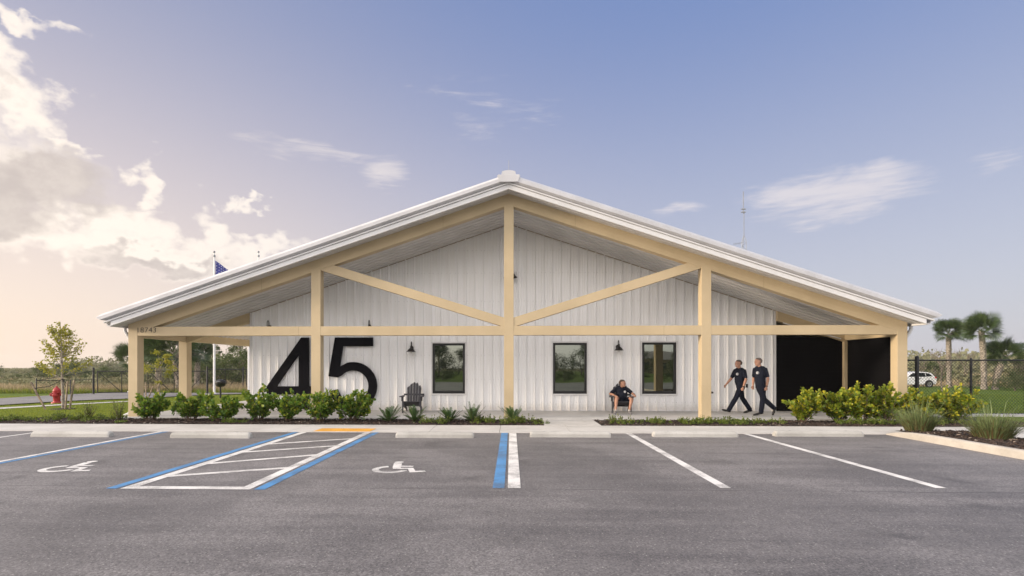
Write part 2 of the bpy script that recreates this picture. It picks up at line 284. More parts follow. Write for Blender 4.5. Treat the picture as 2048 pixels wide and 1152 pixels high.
# ------------------------------------------------------------------ mesh helpers
class MB:
    def __init__(s): s.v = []; s.f = []; s.t = []; s.smooth = False
    def add(s, vs, fs, tint=None):
        o = len(s.v); s.v.extend([tuple(p) for p in vs]); s.f.extend([tuple(i + o for i in f) for f in fs])
        if tint is not None: s.t.extend([tint] * len(fs))
        return s
    def box(s, lo, hi):
        x0, y0, z0 = lo; x1, y1, z1 = hi
        return s.add([(x0,y0,z0),(x1,y0,z0),(x1,y1,z0),(x0,y1,z0),(x0,y0,z1),(x1,y0,z1),(x1,y1,z1),(x0,y1,z1)],
              [(0,3,2,1),(4,5,6,7),(0,1,5,4),(1,2,6,5),(2,3,7,6),(3,0,4,7)])
    def beam(s, a, b, w, h, up=(0, 0, 1)):              # rectangular bar from a to b
        a, b = Vector(a), Vector(b); t = (b - a).normalized(); sd = t.cross(Vector(up))
        if sd.length < 1e-4: sd = t.cross(Vector((0, 1, 0)))
        sd.normalize(); u = sd.cross(t)
        vs = [p + sd * (i * w / 2) + u * (j * h / 2) for p in (a, b) for i, j in ((-1,-1),(1,-1),(1,1),(-1,1))]
        return s.add(vs, [(3,2,1,0),(4,5,6,7),(0,1,5,4),(1,2,6,5),(2,3,7,6),(3,0,4,7)])
    def tube(s, pts, rad, n=8, cap=True):
        pts = [Vector(p) for p in pts]; rad = rad if isinstance(rad, (list, tuple)) else [rad] * len(pts)
        ref = None; rings = []
        for i, p in enumerate(pts):
            t = (pts[min(i + 1, len(pts) - 1)] - pts[max(i - 1, 0)]).normalized()
            if ref is None:
                ref = t.orthogonal().normalized()
            ref = (ref - t * ref.dot(t)); ref = ref.normalized() if ref.length > 1e-5 else t.orthogonal().normalized()
            bi = t.cross(ref)
            rings.append([p + (ref * math.cos(2*math.pi*k/n) + bi * math.sin(2*math.pi*k/n)) * rad[i] for k in range(n)])
        vs = [q for r in rings for q in r]; fs = []
        for i in range(len(pts) - 1):
            for k in range(n):
                k2 = (k + 1) % n; fs.append((i*n+k, i*n+k2, (i+1)*n+k2, (i+1)*n+k))
        if cap: fs.append(tuple(reversed(range(n)))); fs.append(tuple((len(pts)-1)*n + k for k in range(n)))
        s.smooth = True
        return s.add(vs, fs)
    def lathe(s, prof, c=(0, 0, 0), n=20, axis='Z', flip=1):          # prof: (r, h)
        vs = []; c = Vector(c)
        for r, h in prof:
            for k in range(n):
                a = 2 * math.pi * k / n; x, y = r * math.cos(a), r * math.sin(a)
                vs.append(c + (Vector((x, y, h)) if axis == 'Z' else Vector((x, h * flip, y)) if axis == 'Y' else Vector((h * flip, x, y))))
        fs = []
        for i in range(len(prof) - 1):
            for k in range(n):
                k2 = (k + 1) % n; fs.append((i*n+k, i*n+k2, (i+1)*n+k2, (i+1)*n+k))
        fs.append(tuple(reversed(range(n)))); fs.append(tuple((len(prof)-1)*n + k for k in range(n)))
        s.smooth = True
        return s.add(vs, fs)
    def prism(s, poly, lo, hi, axis='Y'):               # poly in the other two axes, extruded lo..hi
        n = len(poly)
        def P(p, d): return (p[0], d, p[1]) if axis == 'Y' else (d, p[0], p[1]) if axis == 'X' else (p[0], p[1], d)
        vs = [P(p, lo) for p in poly] + [P(p, hi) for p in poly]
        fs = [tuple(reversed(range(n))), tuple(range(n, 2*n))] + [(i, (i+1) % n, n + (i+1) % n, n + i) for i in range(n)]
        return s.add(vs, fs)
    def build(s, name, m, parent=None, smooth=None, bevel=0.0, kind=None, loc=None):
        me = bpy.data.meshes.new(name); me.from_pydata(s.v, [], s.f)
        me.materials.append(M[m] if isinstance(m, str) else m)
        if s.t:
            at = me.attributes.new('tint', 'FLOAT', 'FACE'); at.data.foreach_set('value', s.t)
        sm = s.smooth if smooth is None else smooth
        if sm: me.polygons.foreach_set('use_smooth', [True] * len(me.polygons))
        me.update()
        return obj(name, me, parent, bevel, kind, sm, loc)
def obj(name, me, parent=None, bevel=0.0, kind=None, sm=False, loc=None):
    o = bpy.data.objects.new(name, me); COL.objects.link(o)
    if parent is not None: o.parent = parent
    if loc is not None: o.location = loc
    if kind: o['kind'] = kind
    if bevel > 0:
        b = o.modifiers.new('bevel', 'BEVEL'); b.width = bevel; b.segments = 2; b.limit_method = 'ANGLE'; b.angle_limit = R(35)
    if sm and bevel == 0 and len(me.polygons) < 20000 and name not in ('crown', 'foliage'):
        try:
            me.set_sharp_from_angle(angle=R(45))
        except Exception: pass
    return o
def thing(name, label, cat, loc=(0, 0, 0), rz=0.0, group=None, scale=1.0):
    o = bpy.data.objects.new(name, None); COL.objects.link(o); o.location = loc; o.rotation_euler = (0, 0, rz)
    o.scale = (scale,) * 3; o.empty_display_size = 0.1
    return tag(o, label, cat, group)
def tag(o, label, cat, group=None):
    o['label'] = label; o['category'] = cat
    if group: o['group'] = group
    return o
def dup(root, label=None, loc=None, rz=None, scale=None):
    r = root.copy(); COL.objects.link(r)
    if label: r['label'] = label
    if loc is not None: r.location = loc
    if rz is not None: r.rotation_euler[2] = rz
    if scale is not None: r.scale = (scale,) * 3 if not isinstance(scale, (tuple, list)) else scale
    for c in root.children:
        k = c.copy(); COL.objects.link(k); k.parent = r
        for e in c.children:
            q = e.copy(); COL.objects.link(q); q.parent = k
    return r
def sheet(pts, z):                                      # flat polygon, counter-clockwise made sure of
    a = sum(pts[i][0] * pts[(i+1) % len(pts)][1] - pts[(i+1) % len(pts)][0] * pts[i][1] for i in range(len(pts)))
    p = list(pts) if a > 0 else list(reversed(pts))
    return MB().add([(q[0], q[1], z) for q in p], [tuple(range(len(p)))])
def sstep(a, b, x):
    t = min(1, max(0, (x - a) / (b - a))); return t * t * (3 - 2 * t)
def gz(x, y): return -0.6 * sstep(24, 50, y)            # the building pad stands above the fields around it
def on_g(px, py):                                       # pixel on the sloping ground
    z = 0.0
    for _ in range(30): p = on_z(px, py, z); z = 0.5 * z + 0.5 * gz(p.x, p.y)
    return Vector((p.x, p.y, gz(p.x, p.y)))
def grid_sheet(xs, ys, dz, inside=None):
    mb = MB(); nx = len(xs); vs = [(x, y, gz(x, y) + dz) for y in ys for x in xs]; fs = []
    for j in range(len(ys) - 1):
        for i in range(nx - 1):
            cx, cy = (xs[i] + xs[i+1]) / 2, (ys[j] + ys[j+1]) / 2
            if inside is None or inside(cx, cy): fs.append((j*nx+i, j*nx+i+1, (j+1)*nx+i+1, (j+1)*nx+i))
    mb.add(vs, fs); mb.smooth = True; return mb
def strip(left, right, dz):                             # ribbon between two polylines, laid on the terrain
    def fine(P): return [lerp_(P[i], P[i+1], q / 10) for i in range(len(P) - 1) for q in range(10)] + [P[-1]]
    left, right = fine(left), fine(right)
    mb = MB(); n = len(left); vs = []
    for a, b in zip(left, right): vs += [(a[0], a[1], gz(*a[:2]) + dz), (b[0], b[1], gz(*b[:2]) + dz)]
    mb.add(vs, [(2*i, 2*i+1, 2*i+3, 2*i+2) for i in range(n - 1)]); return mb
def lerp_(a, b, t): return tuple(a[i] * (1 - t) + b[i] * t for i in range(2))
def lin(a, b, n): return [a + (b - a) * i / (n - 1) for i in range(n)]

# ------------------------------------------------------------------ ground, roads, pavements
BX = -0.07                                               # the building's centre line
YW, YC, YF = 18.7, 16.05, 15.45                          # wall face, column face, roof edge
Y_S0, Y_S1, Y_SL = 12.75, 14.25, 15.75                   # sidewalk front and back, porch slab edge
ys = [-400, -200, -120, -60, -30, -10, 0, 10] + list(range(20, 56, 2)) + [60, 80, 120, 200, 400, 800]
xs = [-800, -400, -200, -100, -60, -40, -20, 0, 20, 40, 60, 100, 200, 400, 800]
g_ = grid_sheet(xs, ys, -0.05).build('ground', 'field', kind='structure')
lot = sheet([(-45, -16), (8.8, -16), (8.8, Y_S0), (-45, Y_S0)], 0.0).build('parking_lot', 'asphalt', kind='structure')
sheet([(8.8, -16), (45, -16), (45, 2), (8.8, 2)], 0.0).build('driveway', 'asphalt', kind='structure')
# sidewalk with separate slabs
swalk = MB().box((-45, Y_S0 + .005, -0.2), (45, Y_S1 - .005, -0.012)).build('sidewalk', 'mulch', kind='structure')
x = -45.0; k = 0
while x < 24:
    w = 1.72
    MB().box((x + .004, Y_S0, -0.1), (x + w - .004, Y_S1, 0.02 + random.Random(k).uniform(-.002, .002))).build('paving_slab', 'concrete', swalk, bevel=0.006); x += w; k += 1
path = MB().box((0.9, Y_S1 + .004, -0.1), (2.4, Y_SL - .004, 0.034)).build('walkway', 'concrete', kind='structure', bevel=.006)
# porch slab
slab = MB()
slab.box((-12.05, Y_SL, -0.2), (12.05, YW + 0.3, 0.05))
slab.build('porch_slab', 'slab', kind='structure', bevel=0.008)
MB().box((-12.05, YW + .31, -0.5), (-8.9, 46, 0.049)).build('side_porch_slab', 'slab', kind='structure')
MB().box((8.9, YW + .31, -0.5), (12.05, 46, 0.049)).build('side_porch_slab', 'slab', kind='structure')
# mulch beds
def bed(pts, z, name='mulch_bed'): return sheet(pts, z).build(name, 'mulch', kind='structure')
BEDS = [(-12.3, 0.88, Y_S1 + .01, Y_SL - .01), (2.42, 14.5, Y_S1 + .01, Y_SL - .01), (-26, -12.3, Y_S1 + .01, 15.9), (8.98, 10.55, 3, 12.72)]
for i, (a, b, c, d) in enumerate(BEDS): bed([(a, c), (b, c), (b, d), (a, d)], 0.012 if i < 3 else 0.1)
for i, (a, b, c, d) in enumerate(BEDS[:4]):
    rnd = random.Random(40 + i)
    for mname, share in (('chip', 1), ('chip_pale', .05)):
        mb = MB(); n = int((b - a) * (d - c) * (190 if i != 2 else 70) * share)
        for _ in range(n):
            x, y = rnd.uniform(a + .02, b - .02), rnd.uniform(c + .02, d - .02); z = (0.014 if i < 3 else .102) + rnd.random() * .02
            l, w, an = rnd.uniform(.03, .09), rnd.uniform(.01, .025), rnd.random() * 6.28
            ca, sa = math.cos(an), math.sin(an); t1, t2 = rnd.uniform(-.4, .4), rnd.uniform(-.5, .5)
            q = [(x + ca*u*l/2 - sa*v*w/2, y + sa*u*l/2 + ca*v*w/2, z + .012 + (u*t1*l + v*t2*w) / 2) for u, v in ((-1,-1),(1,-1),(1,1),(-1,1))]
            mb.add(q + [(p[0], p[1], p[2] - .012) for p in q], [(0,1,2,3),(0,4,5,1),(1,5,6,2),(2,6,7,3),(3,7,4,0)])
        mb.build('mulch_chips', mname, kind='stuff')
# kerb of the planted island
cv = MB(); prof = lambda h: [(8.78, -.1), (8.8, h * .8), (8.83, h), (8.94, h), (8.98, h * .9), (8.98, -.1)]
sts = [(-2, .15), (6.7, .15), (6.71, .15), (11.6, .15), (12.1, .13), (12.45, .09), (12.72, .03)]
for a, b in ((0, 1), (2, 6)):
    n = 6
    for i in range(a, b):
        vs = [(px_, sts[i][0], pz) for px_, pz in prof(sts[i][1])] + [(px_, sts[i+1][0], pz) for px_, pz in prof(sts[i+1][1])]
        cv.add(vs, [(j, j + 1, n + j + 1, n + j) for j in range(n - 1)] + [(5, 4, 3, 2, 1, 0), (6, 7, 8, 9, 10, 11)])
cv.build('kerb', 'curb', kind='structure', smooth=False)
# concrete to the right of the island and under the fence
MB().box((10.56, 2, -.2), (45, Y_S0 - .01, 0.018)).build('sidewalk', 'concrete', kind='structure')
MB().box((12.2, 17.25, -.2), (45, 17.85, 0.06)).build('mow_strip', 'concrete', kind='structure')
# lawns
ysl = lin(15.9, 30, 24)
def left_lawn(x, y): return True
lawn_l = grid_sheet(lin(-70, -12.06, 30), lin(15.91, 34, 20), 0.0).build('lawn', 'lawn', kind='structure')
grid_sheet(lin(12.06, 70, 30), lin(17.86, 60, 24), 0.0).build('lawn', 'lawn', kind='structure')
sheet([(14.51, Y_S1 + .01), (45, Y_S1 + .01), (45, 17.24), (14.51, 17.24)], 0.01).build('lawn', 'lawn', kind='structure')
sheet([(12.06, Y_SL), (14.51, Y_SL), (14.51, 17.24), (12.06, 17.24)], 0.012).build('mulch_bed', 'mulch', kind='structure')
grid_sheet(lin(-400, 400, 20), lin(-130, -16, 12), -0.02).build('lawn', 'lawn', kind='structure')
# access road and footpath on the left
rt = [on_g(-900, 842), on_g(-400, 822), on_g(0, 798.5), on_g(120, 791.5), on_g(187, 788), on_g(290, 786), on_g(430, 784.5), on_g(560, 783.5), on_g(700, 783)]
rb = [on_g(-900, 865), on_g(-400, 839), on_g(0, 812), on_g(120, 804.5), on_g(187, 801.5), on_g(290, 798), on_g(430, 790.5), on_g(560, 787.5), on_g(700, 786)]
strip(rt, rb, 0.05).build('road', 'road', kind='structure')
pt = [on_g(-500, 841), on_g(0, 816), on_g(120, 809.5), on_g(250, 803), on_g(300, 801)]
pb = [on_g(-500, 845), on_g(0, 819), on_g(120, 811.5), on_g(250, 804.6), on_g(300, 802.5)]
strip(pt, pb, 0.02).build('footpath', 'concrete', kind='structure')

# ------------------------------------------------------------------ painted marks
def mark(pts, m, name='painted_line', z=0.004):
    P = [on_z(*p) for p in pts]
    o = sheet([(p.x, p.y) for p in P], z).build(name, m, lot); return o
def line(px0, px1, w, m, y0=Y_S0 - .01, y1=None, z=.004, shift=0.0):
    pass
WL = Y_S0 - 0.01
def stall(xc, w, m, y_near, y_far=WL, z=0.004, xn=None):
    xn = xc if xn is None else xn
    sheet([(xc - w/2, y_far), (xc + w/2, y_far), (xn + w/2, y_near), (xn - w/2, y_near)], z).build('painted_line', m, lot)
YN = 6.94
def gx(px, py): p = on_z(px, py); return p.x
# x positions read from the photograph at the kerb and at the near end
for (m, pf, pn, w) in (('white_paint', 1258, 1452, .14), ('white_paint', 1490, 1882, .14), ('white_paint', 1025.5, 1028.5, .17), ('blue_paint', 1009, 997, .155)):
    a = on_z(pf, 867.5).x; b = on_z(pn, 976.5)
    stall(a, w, m, b.y, xn=b.x)
al, ar = on_z(600, 868), on_z(733, 868)
nl, nr = on_z(251, 978), on_z(482, 979)
xl, xr = (al.x + nl.x) / 2 - .02, (ar.x + nr.x) / 2 - .0
yn = (nl.y + nr.y) / 2
stall(xl, .15, 'white_paint', yn); stall(xr, .15, 'white_paint', yn)
stall(xl - .2, .14, 'blue_paint', yn); stall(xr + .2, .14, 'blue_paint', yn)
sheet([(xl + .075, yn), (xr - .075, yn), (xr - .075, yn + .15), (xl + .075, yn + .15)], .004).build('painted_line', 'white_paint', lot)
for (pa, pb_) in (((330, 953), (560, 937)), ((421, 927), (615, 911.5)), ((503, 903.5), (655, 893)), ((560, 887), (690, 878.5))):
    A, B = on_z(*pa), on_z(*pb_); x0, x1 = xl + .076, xr - .076
    t = (B.y - A.y) / (B.x - A.x); w = .075
    q = [(x0, A.y + (x0 - A.x) * t - w), (x1, A.y + (x1 - A.x) * t - w), (x1, A.y + (x1 - A.x) * t + w), (x0, A.y + (x0 - A.x) * t + w)]
    sheet(q, .004).build('painted_line', 'white_paint', lot)
A, B = on_z(2, 920.5), on_z(300, 867.5); xx = B.x
stall(xx, .11, 'white_paint', yn); stall(xx + .15, .1, 'blue_paint', yn)
xx = on_z(50, 868).x
stall(xx, .11, 'white_paint', yn)
def wheelchair(cx, cy, s):                               # accessible symbol, x across, y up the stall
    def put(poly):
        sheet([(cx + p[0]*s, cy + p[1]*s) for p in poly], .004).build('accessible_symbol', 'white_paint', lot)
    arc = [(math.cos(R(a)), math.sin(R(a))) for a in range(112, 345, 10)]
    o, i = .52, .33
    mb = MB(); n = len(arc); pts = []
    for c, s_ in arc: pts += [(cx + s*(-.12 + o*c), cy + s*(-.22 + o*s_), .004), (cx + s*(-.12 + i*c), cy + s*(-.22 + i*s_), .004)]
    mb.add(pts, [(2*k, 2*k+2, 2*k+3, 2*k+1) for k in range(n - 1)]); mb.build('accessible_symbol', 'white_paint', lot)
    put([(-.24, .7), (.0, .7), (.06, .32), (.42, .32), (.42, .15), (.085, .15), (.1, .02), (-.13, .02)])
    put([(-.115, .0), (.46, .0), (.6, -.43), (.84, -.36), (.9, -.51), (.48, -.64), (.34, -.15), (-.085, -.15)])
    put([(-.12 + .14*math.cos(R(a)), .86 + .14*math.sin(R(a))) for a in range(0, 360, 24)])
p = on_z(137, 934); wheelchair(p.x + .08, p.y - .02, .56)
p = on_z(797, 935.5); wheelchair(p.x - .02, p.y - .02, .56)
# yellow tactile mat with domes
ya, yb = on_z(616, 868).x, on_z(733, 868).x
tm = MB().box((ya, Y_S0 + .02, .012), (yb, Y_S0 + .6, .028)).build('tactile_mat', 'yellow', bevel=.003)
tag(tm, 'yellow tactile warning mat set in the sidewalk at the hatched aisle', 'tactile mat')
dm = MB()
for i in range(int((yb - ya) / .06)):
    for j in range(9): dm.lathe([(.013, 0), (.011, .004), (.007, .006)], (ya + .04 + i*.06, Y_S0 + .06 + j*.06, .028), 6)
dm.build('domes', 'yellow', tm, kind='stuff')
# ------------------------------------------------------------------ fire station
fs = thing('fire_station', 'white metal gabled fire station with cream timber-look porch frame', 'fire station', (0, 0, 0))
PITCH = 1 / 3.0
def zs(x, z0): return z0 - abs(x - BX) * PITCH
WXL, WXR = BX - 9.27, BX + 9.24
Z_SOF, Z_TOP = 6.62, 7.2
wins = [(-2.78, -1.63, .645, 2.42), (1.47, 2.65, .645, 2.43), (4.57, 5.75, .645, 2.44)]
# front wall: a dark core and one siding panel per rib
wall = MB()
wall.prism([(WXL + .02, .05), (WXR - .02, .05), (WXR - .02, zs(WXR, Z_SOF) + .2), (BX, Z_SOF + .2), (WXL + .02, zs(WXL, Z_SOF) + .2)], YW + .09, YW + .3)
wall_o = wall.build('front_wall', 'black', fs)
PRO = [(0, 0), (.006, -.045), (.036, -.045), (.05, -.004), (.058, 0), (.128, 0), (.136, -.006), (.154, -.006), (.162, 0), (.216, 0), (.224, -.006), (.242, -.006), (.25, 0), (.3048, 0)]
x = WXL + .09; k = 0
edges = []
while x < WXR - .02:
    xa = x; xb = min(x + .3048, WXR - .06); pts = [(xa + a, b) for a, b in PRO if xa + a < xb - 1e-4]
    if xb < xa + .3048: pts.append((xb, 0.0))
    else: pts[-1] = (xb, 0.0) if abs(pts[-1][0] - xb) < 1e-3 else pts[-1]
    if pts[-1][0] < xb - 1e-4: pts.append((xb, 0.0))
    for (w0, w1, _, _) in wins + [(BX, BX, 0, 0)]:
        for e in (w0, w1):
            if xa < e < xb:
                for i in range(len(pts) - 1):
                    if pts[i][0] < e < pts[i+1][0]:
                        t = (e - pts[i][0]) / (pts[i+1][0] - pts[i][0]); pts.insert(i + 1, (e, pts[i][1] + t * (pts[i+1][1] - pts[i][1]))); break
    rr = random.Random(k); dy = rr.uniform(-.0015, .0015); parts = {}
    for i in range(len(pts) - 1):
        (a, ya_), (b, yb_) = pts[i], pts[i+1]; mid = (a + b) / 2
        spans = [(.05, None)]
        for (w0, w1, z0, z1) in wins:
            if w0 < mid < w1: spans = [(.05, z0), (z1, None)]
        for z0, z1 in spans:
            za, zb = (zs(a, Z_SOF) + .02, zs(b, Z_SOF) + .02) if z1 is None else (z1, z1)
            parts.setdefault((z0, z1), MB()).add([(a, YW + ya_ + dy, z0), (b, YW + yb_ + dy, z0), (b, YW + yb_ + dy, zb), (a, YW + ya_ + dy, za)], [(0, 1, 2, 3)])
    for mb in parts.values(): mb.build('siding_panel', 'siding', wall_o, smooth=False)
    x += .3048; k += 1
# screw rows
sm = MB(); rr = random.Random(5)
for xk in range(k):
    for z0 in (.35, 1.15, 2.0, 2.95, 3.9, 4.9, 5.7):
        for off in (.085, .27):
            xx = WXL + .09 + xk * .3048 + off
            if xx > WXR - .1 or z0 > zs(xx, Z_SOF) - .15 or any(w0 - .06 < xx < w1 + .06 and a - .06 < z0 < b + .06 for w0, w1, a, b in wins): continue
            sm.lathe([(.008, 0), (.008, -.006), (.004, -.009)], (xx, YW - .002, z0 + rr.uniform(-.01, .01)), 6, axis='Y')
sm.build('screws', 'galv', wall_o, kind='stuff')
for (xc_, w_) in ((WXL + .045, .1), (WXR - .03, .08)):
    MB().box((xc_ - w_/2, YW - .04, .05), (xc_ + w_/2, YW + .3, zs(xc_, Z_SOF) + .02)).build('corner_trim', 'white', wall_o, bevel=.004)
MB().box((WXL, YW - .012, .045), (WXR, YW + .05, .075)).build('base_trim', 'white', wall_o)
for s_ in (-1, 1):                                        # dark closure line under the soffit
    e = WXL if s_ < 0 else WXR
    MB().beam((BX, YW - .02, Z_SOF - .005), (e, YW - .02, zs(e, Z_SOF) - .005), .05, .03).build('eave_closure', 'cream_seam', wall_o)
# side and rear walls
for xx in (WXL + .02, WXR - .22):
    MB().box((xx, YW + .3, -.5), (xx + .2, 45, 3.5)).build('side_wall', 'siding', fs)
MB().prism([(WXL, -.5), (WXR, -.5), (WXR, zs(WXR, Z_SOF)), (BX, Z_SOF), (WXL, zs(WXL, Z_SOF))], 44.8, 45.0).build('rear_wall', 'siding', fs)
# windows
for w0, w1, z0, z1 in wins:
    win = MB()
    win.box((w0 - .05, YW - .05, z0 - .06), (w0 - .002, YW + .04, z1 + .05)).box((w1 + .002, YW - .05, z0 - .06), (w1 + .05, YW + .04, z1 + .05))
    win.box((w0 - .0015, YW - .052, z1 + .001), (w1 + .0015, YW + .04, z1 + .052)).box((w0 - .0015, YW - .056, z0 - .062), (w1 + .0015, YW + .04, z0 - .001))
    wo = win.build('window', 'white', fs)
    fr = MB(); t = .075
    fr.box((w0, YW - .042, z0), (w0 + t, YW + .06, z1)).box((w1 - t, YW - .042, z0), (w1, YW + .06, z1)).box((w0 + t, YW - .04, z1 - t), (w1 - t, YW + .06, z1)).box((w0 + t, YW - .04, z0), (w1 - t, YW + .06, z0 + t * 1.3))
    fr.build('frame', 'frame', wo, bevel=.004)
    MB().box((w0 + t - .01, YW + .012, z0 + t), (w1 - t + .01, YW + .03, z1 - t + .01)).build('pane', 'glass', wo)
# columns, tie beam, rafters and braces
CW = .29
colx = [BX - 11.64, BX - 5.91, BX, BX + 5.91, BX + 11.64]
def column(x, y, z1, seam=True):
    MB().box((x - CW/2, y, .045), (x + CW/2, y + CW, z1)).build('column', 'cream', fs, bevel=.006)
Z_T0, Z_T1 = 2.55, 2.83
Z_R0, Z_R1 = 6.49, 6.86                                   # rafter under- and upper side at the ridge
for i, xx in enumerate(colx):
    column(xx, YC, zs(xx, Z_R0) + (.12 if i not in (0, 4) else .2))
tie = MB()
for i in range(4):
    tie.box((colx[i] + CW/2 - .001, YC + .004, Z_T0), (colx[i+1] - CW/2 + .001, YC + CW - .004, Z_T1))
tie_o = tie.build('tie_beam', 'cream', fs, bevel=.005)
for s_ in (-1, 1):
    e = BX + s_ * (11.64 + CW/2)
    MB().prism([(BX, Z_R0), (BX, Z_R1), (e, zs(e, Z_R1)), (e, zs(e, Z_R0))], YC + .002, YC + CW - .01).build('rafter', 'cream', fs, bevel=.005)
    # thin seams where the cladding sheets meet
    sx = BX + s_ * 2.0
    MB().box((sx - .003, YC - .001, zs(sx, Z_R0)), (sx + .003, YC + .01, zs(sx, Z_R1))).build('cladding_seam', 'cream_seam', fs)
    sx = BX + s_ * 7.6
    MB().box((sx - .003, YC - .001, zs(sx, Z_R0)), (sx + .003, YC + .01, zs(sx, Z_R1))).build('cladding_seam', 'cream_seam', fs)
    # braces from the foot of the king post up to the inner columns
    a = Vector((BX + s_ * .1, YC + CW/2, Z_T1 + .1)); b = Vector((BX + s_ * 5.86, YC + CW/2, 4.72))
    MB().beam(a, b, CW - .03, .27).build('brace', 'cream', fs, bevel=.005)
    # side bay: rear column, side beam, rafter along the wall line
    xs_ = BX + s_ * 11.64
    for yy in (18.55, 26, 34, 42): column(xs_, yy, 2.6)
    MB().box((xs_ - .12, YC + CW, 2.5), (xs_ + .12, 45, 2.84)).build('side_beam', 'cream', fs, bevel=.005)
    w_ = WXL if s_ < 0 else WXR
    MB().prism([(w_, zs(w_, Z_SOF) - .36), (w_, zs(w_, Z_SOF) - .01), (xs_, zs(xs_, Z_SOF) - .01), (xs_, zs(xs_, Z_SOF) - .33)], 18.56, 18.82).build('rafter', 'cream', fs)
sx = BX - 5.15
for sx in (BX - 6.45, BX + 4.65): MB().box((sx - .003, YC + .001, Z_T0), (sx + .003, YC + .02, Z_T1)).build('cladding_seam', 'cream_seam', fs)
# address figures on the tie beam
fc = bpy.data.curves.new('address_figures', 'FONT'); fc.body = '18743'; fc.size = .245; fc.extrude = .004; fc.offset = -.003; fc.space_character = 1.08
fo = bpy.data.objects.new('address_tmp', fc); COL.objects.link(fo)
bpy.context.view_layer.update()
dg = bpy.context.evaluated_depsgraph_get(); fme = bpy.data.meshes.new_from_object(fo.evaluated_get(dg))
bpy.data.objects.remove(fo); fme.materials.clear(); fme.materials.append(M['frame'])
a0, a1 = on_y(275.5, 665, YC), on_y(312, 655, YC)
xs_f = [v.co.x for v in fme.vertices]; ys_f = [v.co.y for v in fme.vertices]
fx, fy = (a1.x - a0.x) / (max(xs_f) - min(xs_f)), (a1.z - a0.z) / (max(ys_f) - min(ys_f))
for v in fme.vertices: v.co = ((v.co.x - min(xs_f)) * fx + a0.x, YC - .004 - v.co.z * .5, (v.co.y - min(ys_f)) * fy + a0.z)
fme.flip_normals(); fme.update()
obj('address_figures', fme, tie_o)
# soffits with ribs running down the slope
for s_ in (-1, 1):
    mb = MB(); e = BX + s_ * 11.95; pts = []
    y = YC + .1
    while y < 45:
        pts += [(y, 0), (y + .23, 0), (y + .245, -.028), (y + .285, -.028), (y + .3, 0)]; y += .3048
    vs = [];
    for (yy, dz) in pts: vs += [(BX, yy, Z_SOF + dz), (e, yy, zs(e, Z_SOF) + dz)]
    mb.add(vs, [(2*i, 2*i+1, 2*i+3, 2*i+2) for i in range(len(pts) - 1)])
    mb.build('soffit', 'soffit', fs, smooth=False)
    # overhang soffit in front of the rafter
    mb = MB(); vs = []; pts = [(YF + .06, 6.8), (YF + .28, 6.82), (YF + .29, 6.805), (YF + .31, 6.805), (YF + .32, 6.82), (YC + .2, 6.84)]
    for (yy, z0) in pts: vs += [(BX, yy, z0), (e, yy, zs(e, z0))]
    mb.add(vs, [(2*i, 2*i+1, 2*i+3, 2*i+2) for i in range(len(pts) - 1)]); mb.build('overhang_soffit', 'soffit', fs, smooth=False)
    # fascia board and rake trim
    def sl(x0, x1, za, zb, y0, y1, name, m, bev=.004):
        return MB().prism([(x0, zs(x0, za)), (x0, zs(x0, zb)), (x1, zs(x1, zb)), (x1, zs(x1, za))], y0, y1).build(name, m, fs, bevel=bev)
    sl(BX, BX + s_ * 11.88, 6.775, 6.91, YF, YF + .06, 'fascia', 'white')
    sl(BX, BX + s_ * 12.08, 6.918, 6.965, YF - .035, YF + .06, 'fascia_bead', 'white')
    # rake trim: a box with a slanted face, cut square to the slope at the eave
    n_ = Vector((s_ * PITCH, 1.0)).normalized()
    prof = [(YF + .06, 6.975), (YF - .05, 6.975), (YF - .11, 7.03), (YF - .11, 7.13), (YF - .06, 7.2), (YF + .3, 7.22)]
    vs = []
    for (yy, z0) in prof: vs.append((BX, yy, z0))
    for (yy, z0) in prof:
        ex = BX + s_ * (12.0 + (.28 - abs(z0 - 7.11) * 1.9)); vs.append((ex, yy, zs(ex, z0)))
    n = len(prof); mb = MB().add(vs, [(j, j+1, n+j+1, n+j) for j in range(n - 1)] + [tuple(range(n, 2*n))]); mb.build('rake_trim', 'rake', fs, smooth=False)
    # roof sheet with standing seams
    mb = MB(); ee = BX + s_ * 12.15
    y = YF + .3; pts = []
    while y < 45.6: pts += [(y, 0), (y + .36, 0), (y + .365, .05), (y + .395, .05), (y + .4, 0)]; y += .405
    vs = []
    for (yy, dz) in pts: vs += [(BX, yy, Z_TOP + dz), (ee, yy, zs(ee, Z_TOP) + dz)]
    mb.add(vs, [(2*i, 2*i+1, 2*i+3, 2*i+2) for i in range(len(pts) - 1)]); mb.build('roof_sheet', 'roof', fs, smooth=False)
    # gutter and downspout
    gx_ = BX + s_ * 11.93
    zg = zs(gx_, 6.93)
    prof = [(gx_, zg - .15), (gx_ + s_ * .11, zg - .15), (gx_ + s_ * .15, zg - .06), (gx_ + s_ * .17, zg), (gx_ + s_ * .14, zg), (gx_ + s_ * .1, zg - .12), (gx_ + s_*.02, zg - .12), (gx_, zg)]
    MB().prism(prof, YF + .08, 45).build('gutter', 'white', fs, smooth=False)
    cx_ = BX + s_ * (11.64 + CW/2 + .045); yy = YC + .14
    pz = [Vector((gx_ + s_ * .06, yy, zg - .13)), Vector((gx_ + s_ * .06, yy, zg - .24)), Vector((gx_ + s_ * .03, yy, zg - .3)), Vector((cx_ + s_ * .05, yy, zg - .43)), Vector((cx_, yy, zg - .52)), Vector((cx_, yy, .2)), Vector((cx_ + s_ * .02, yy - .02, .13)), Vector((cx_ + s_ * .14, yy - .06, .07))]
    MB().tube(pz, .046, 10).build('downspout', 'white', fs)
    for zz in (.8, 1.9): MB().box((cx_ - .052, yy - .052, zz), (cx_ + .052, yy + .052, zz + .03)).build('downspout_strap', 'white', fs)
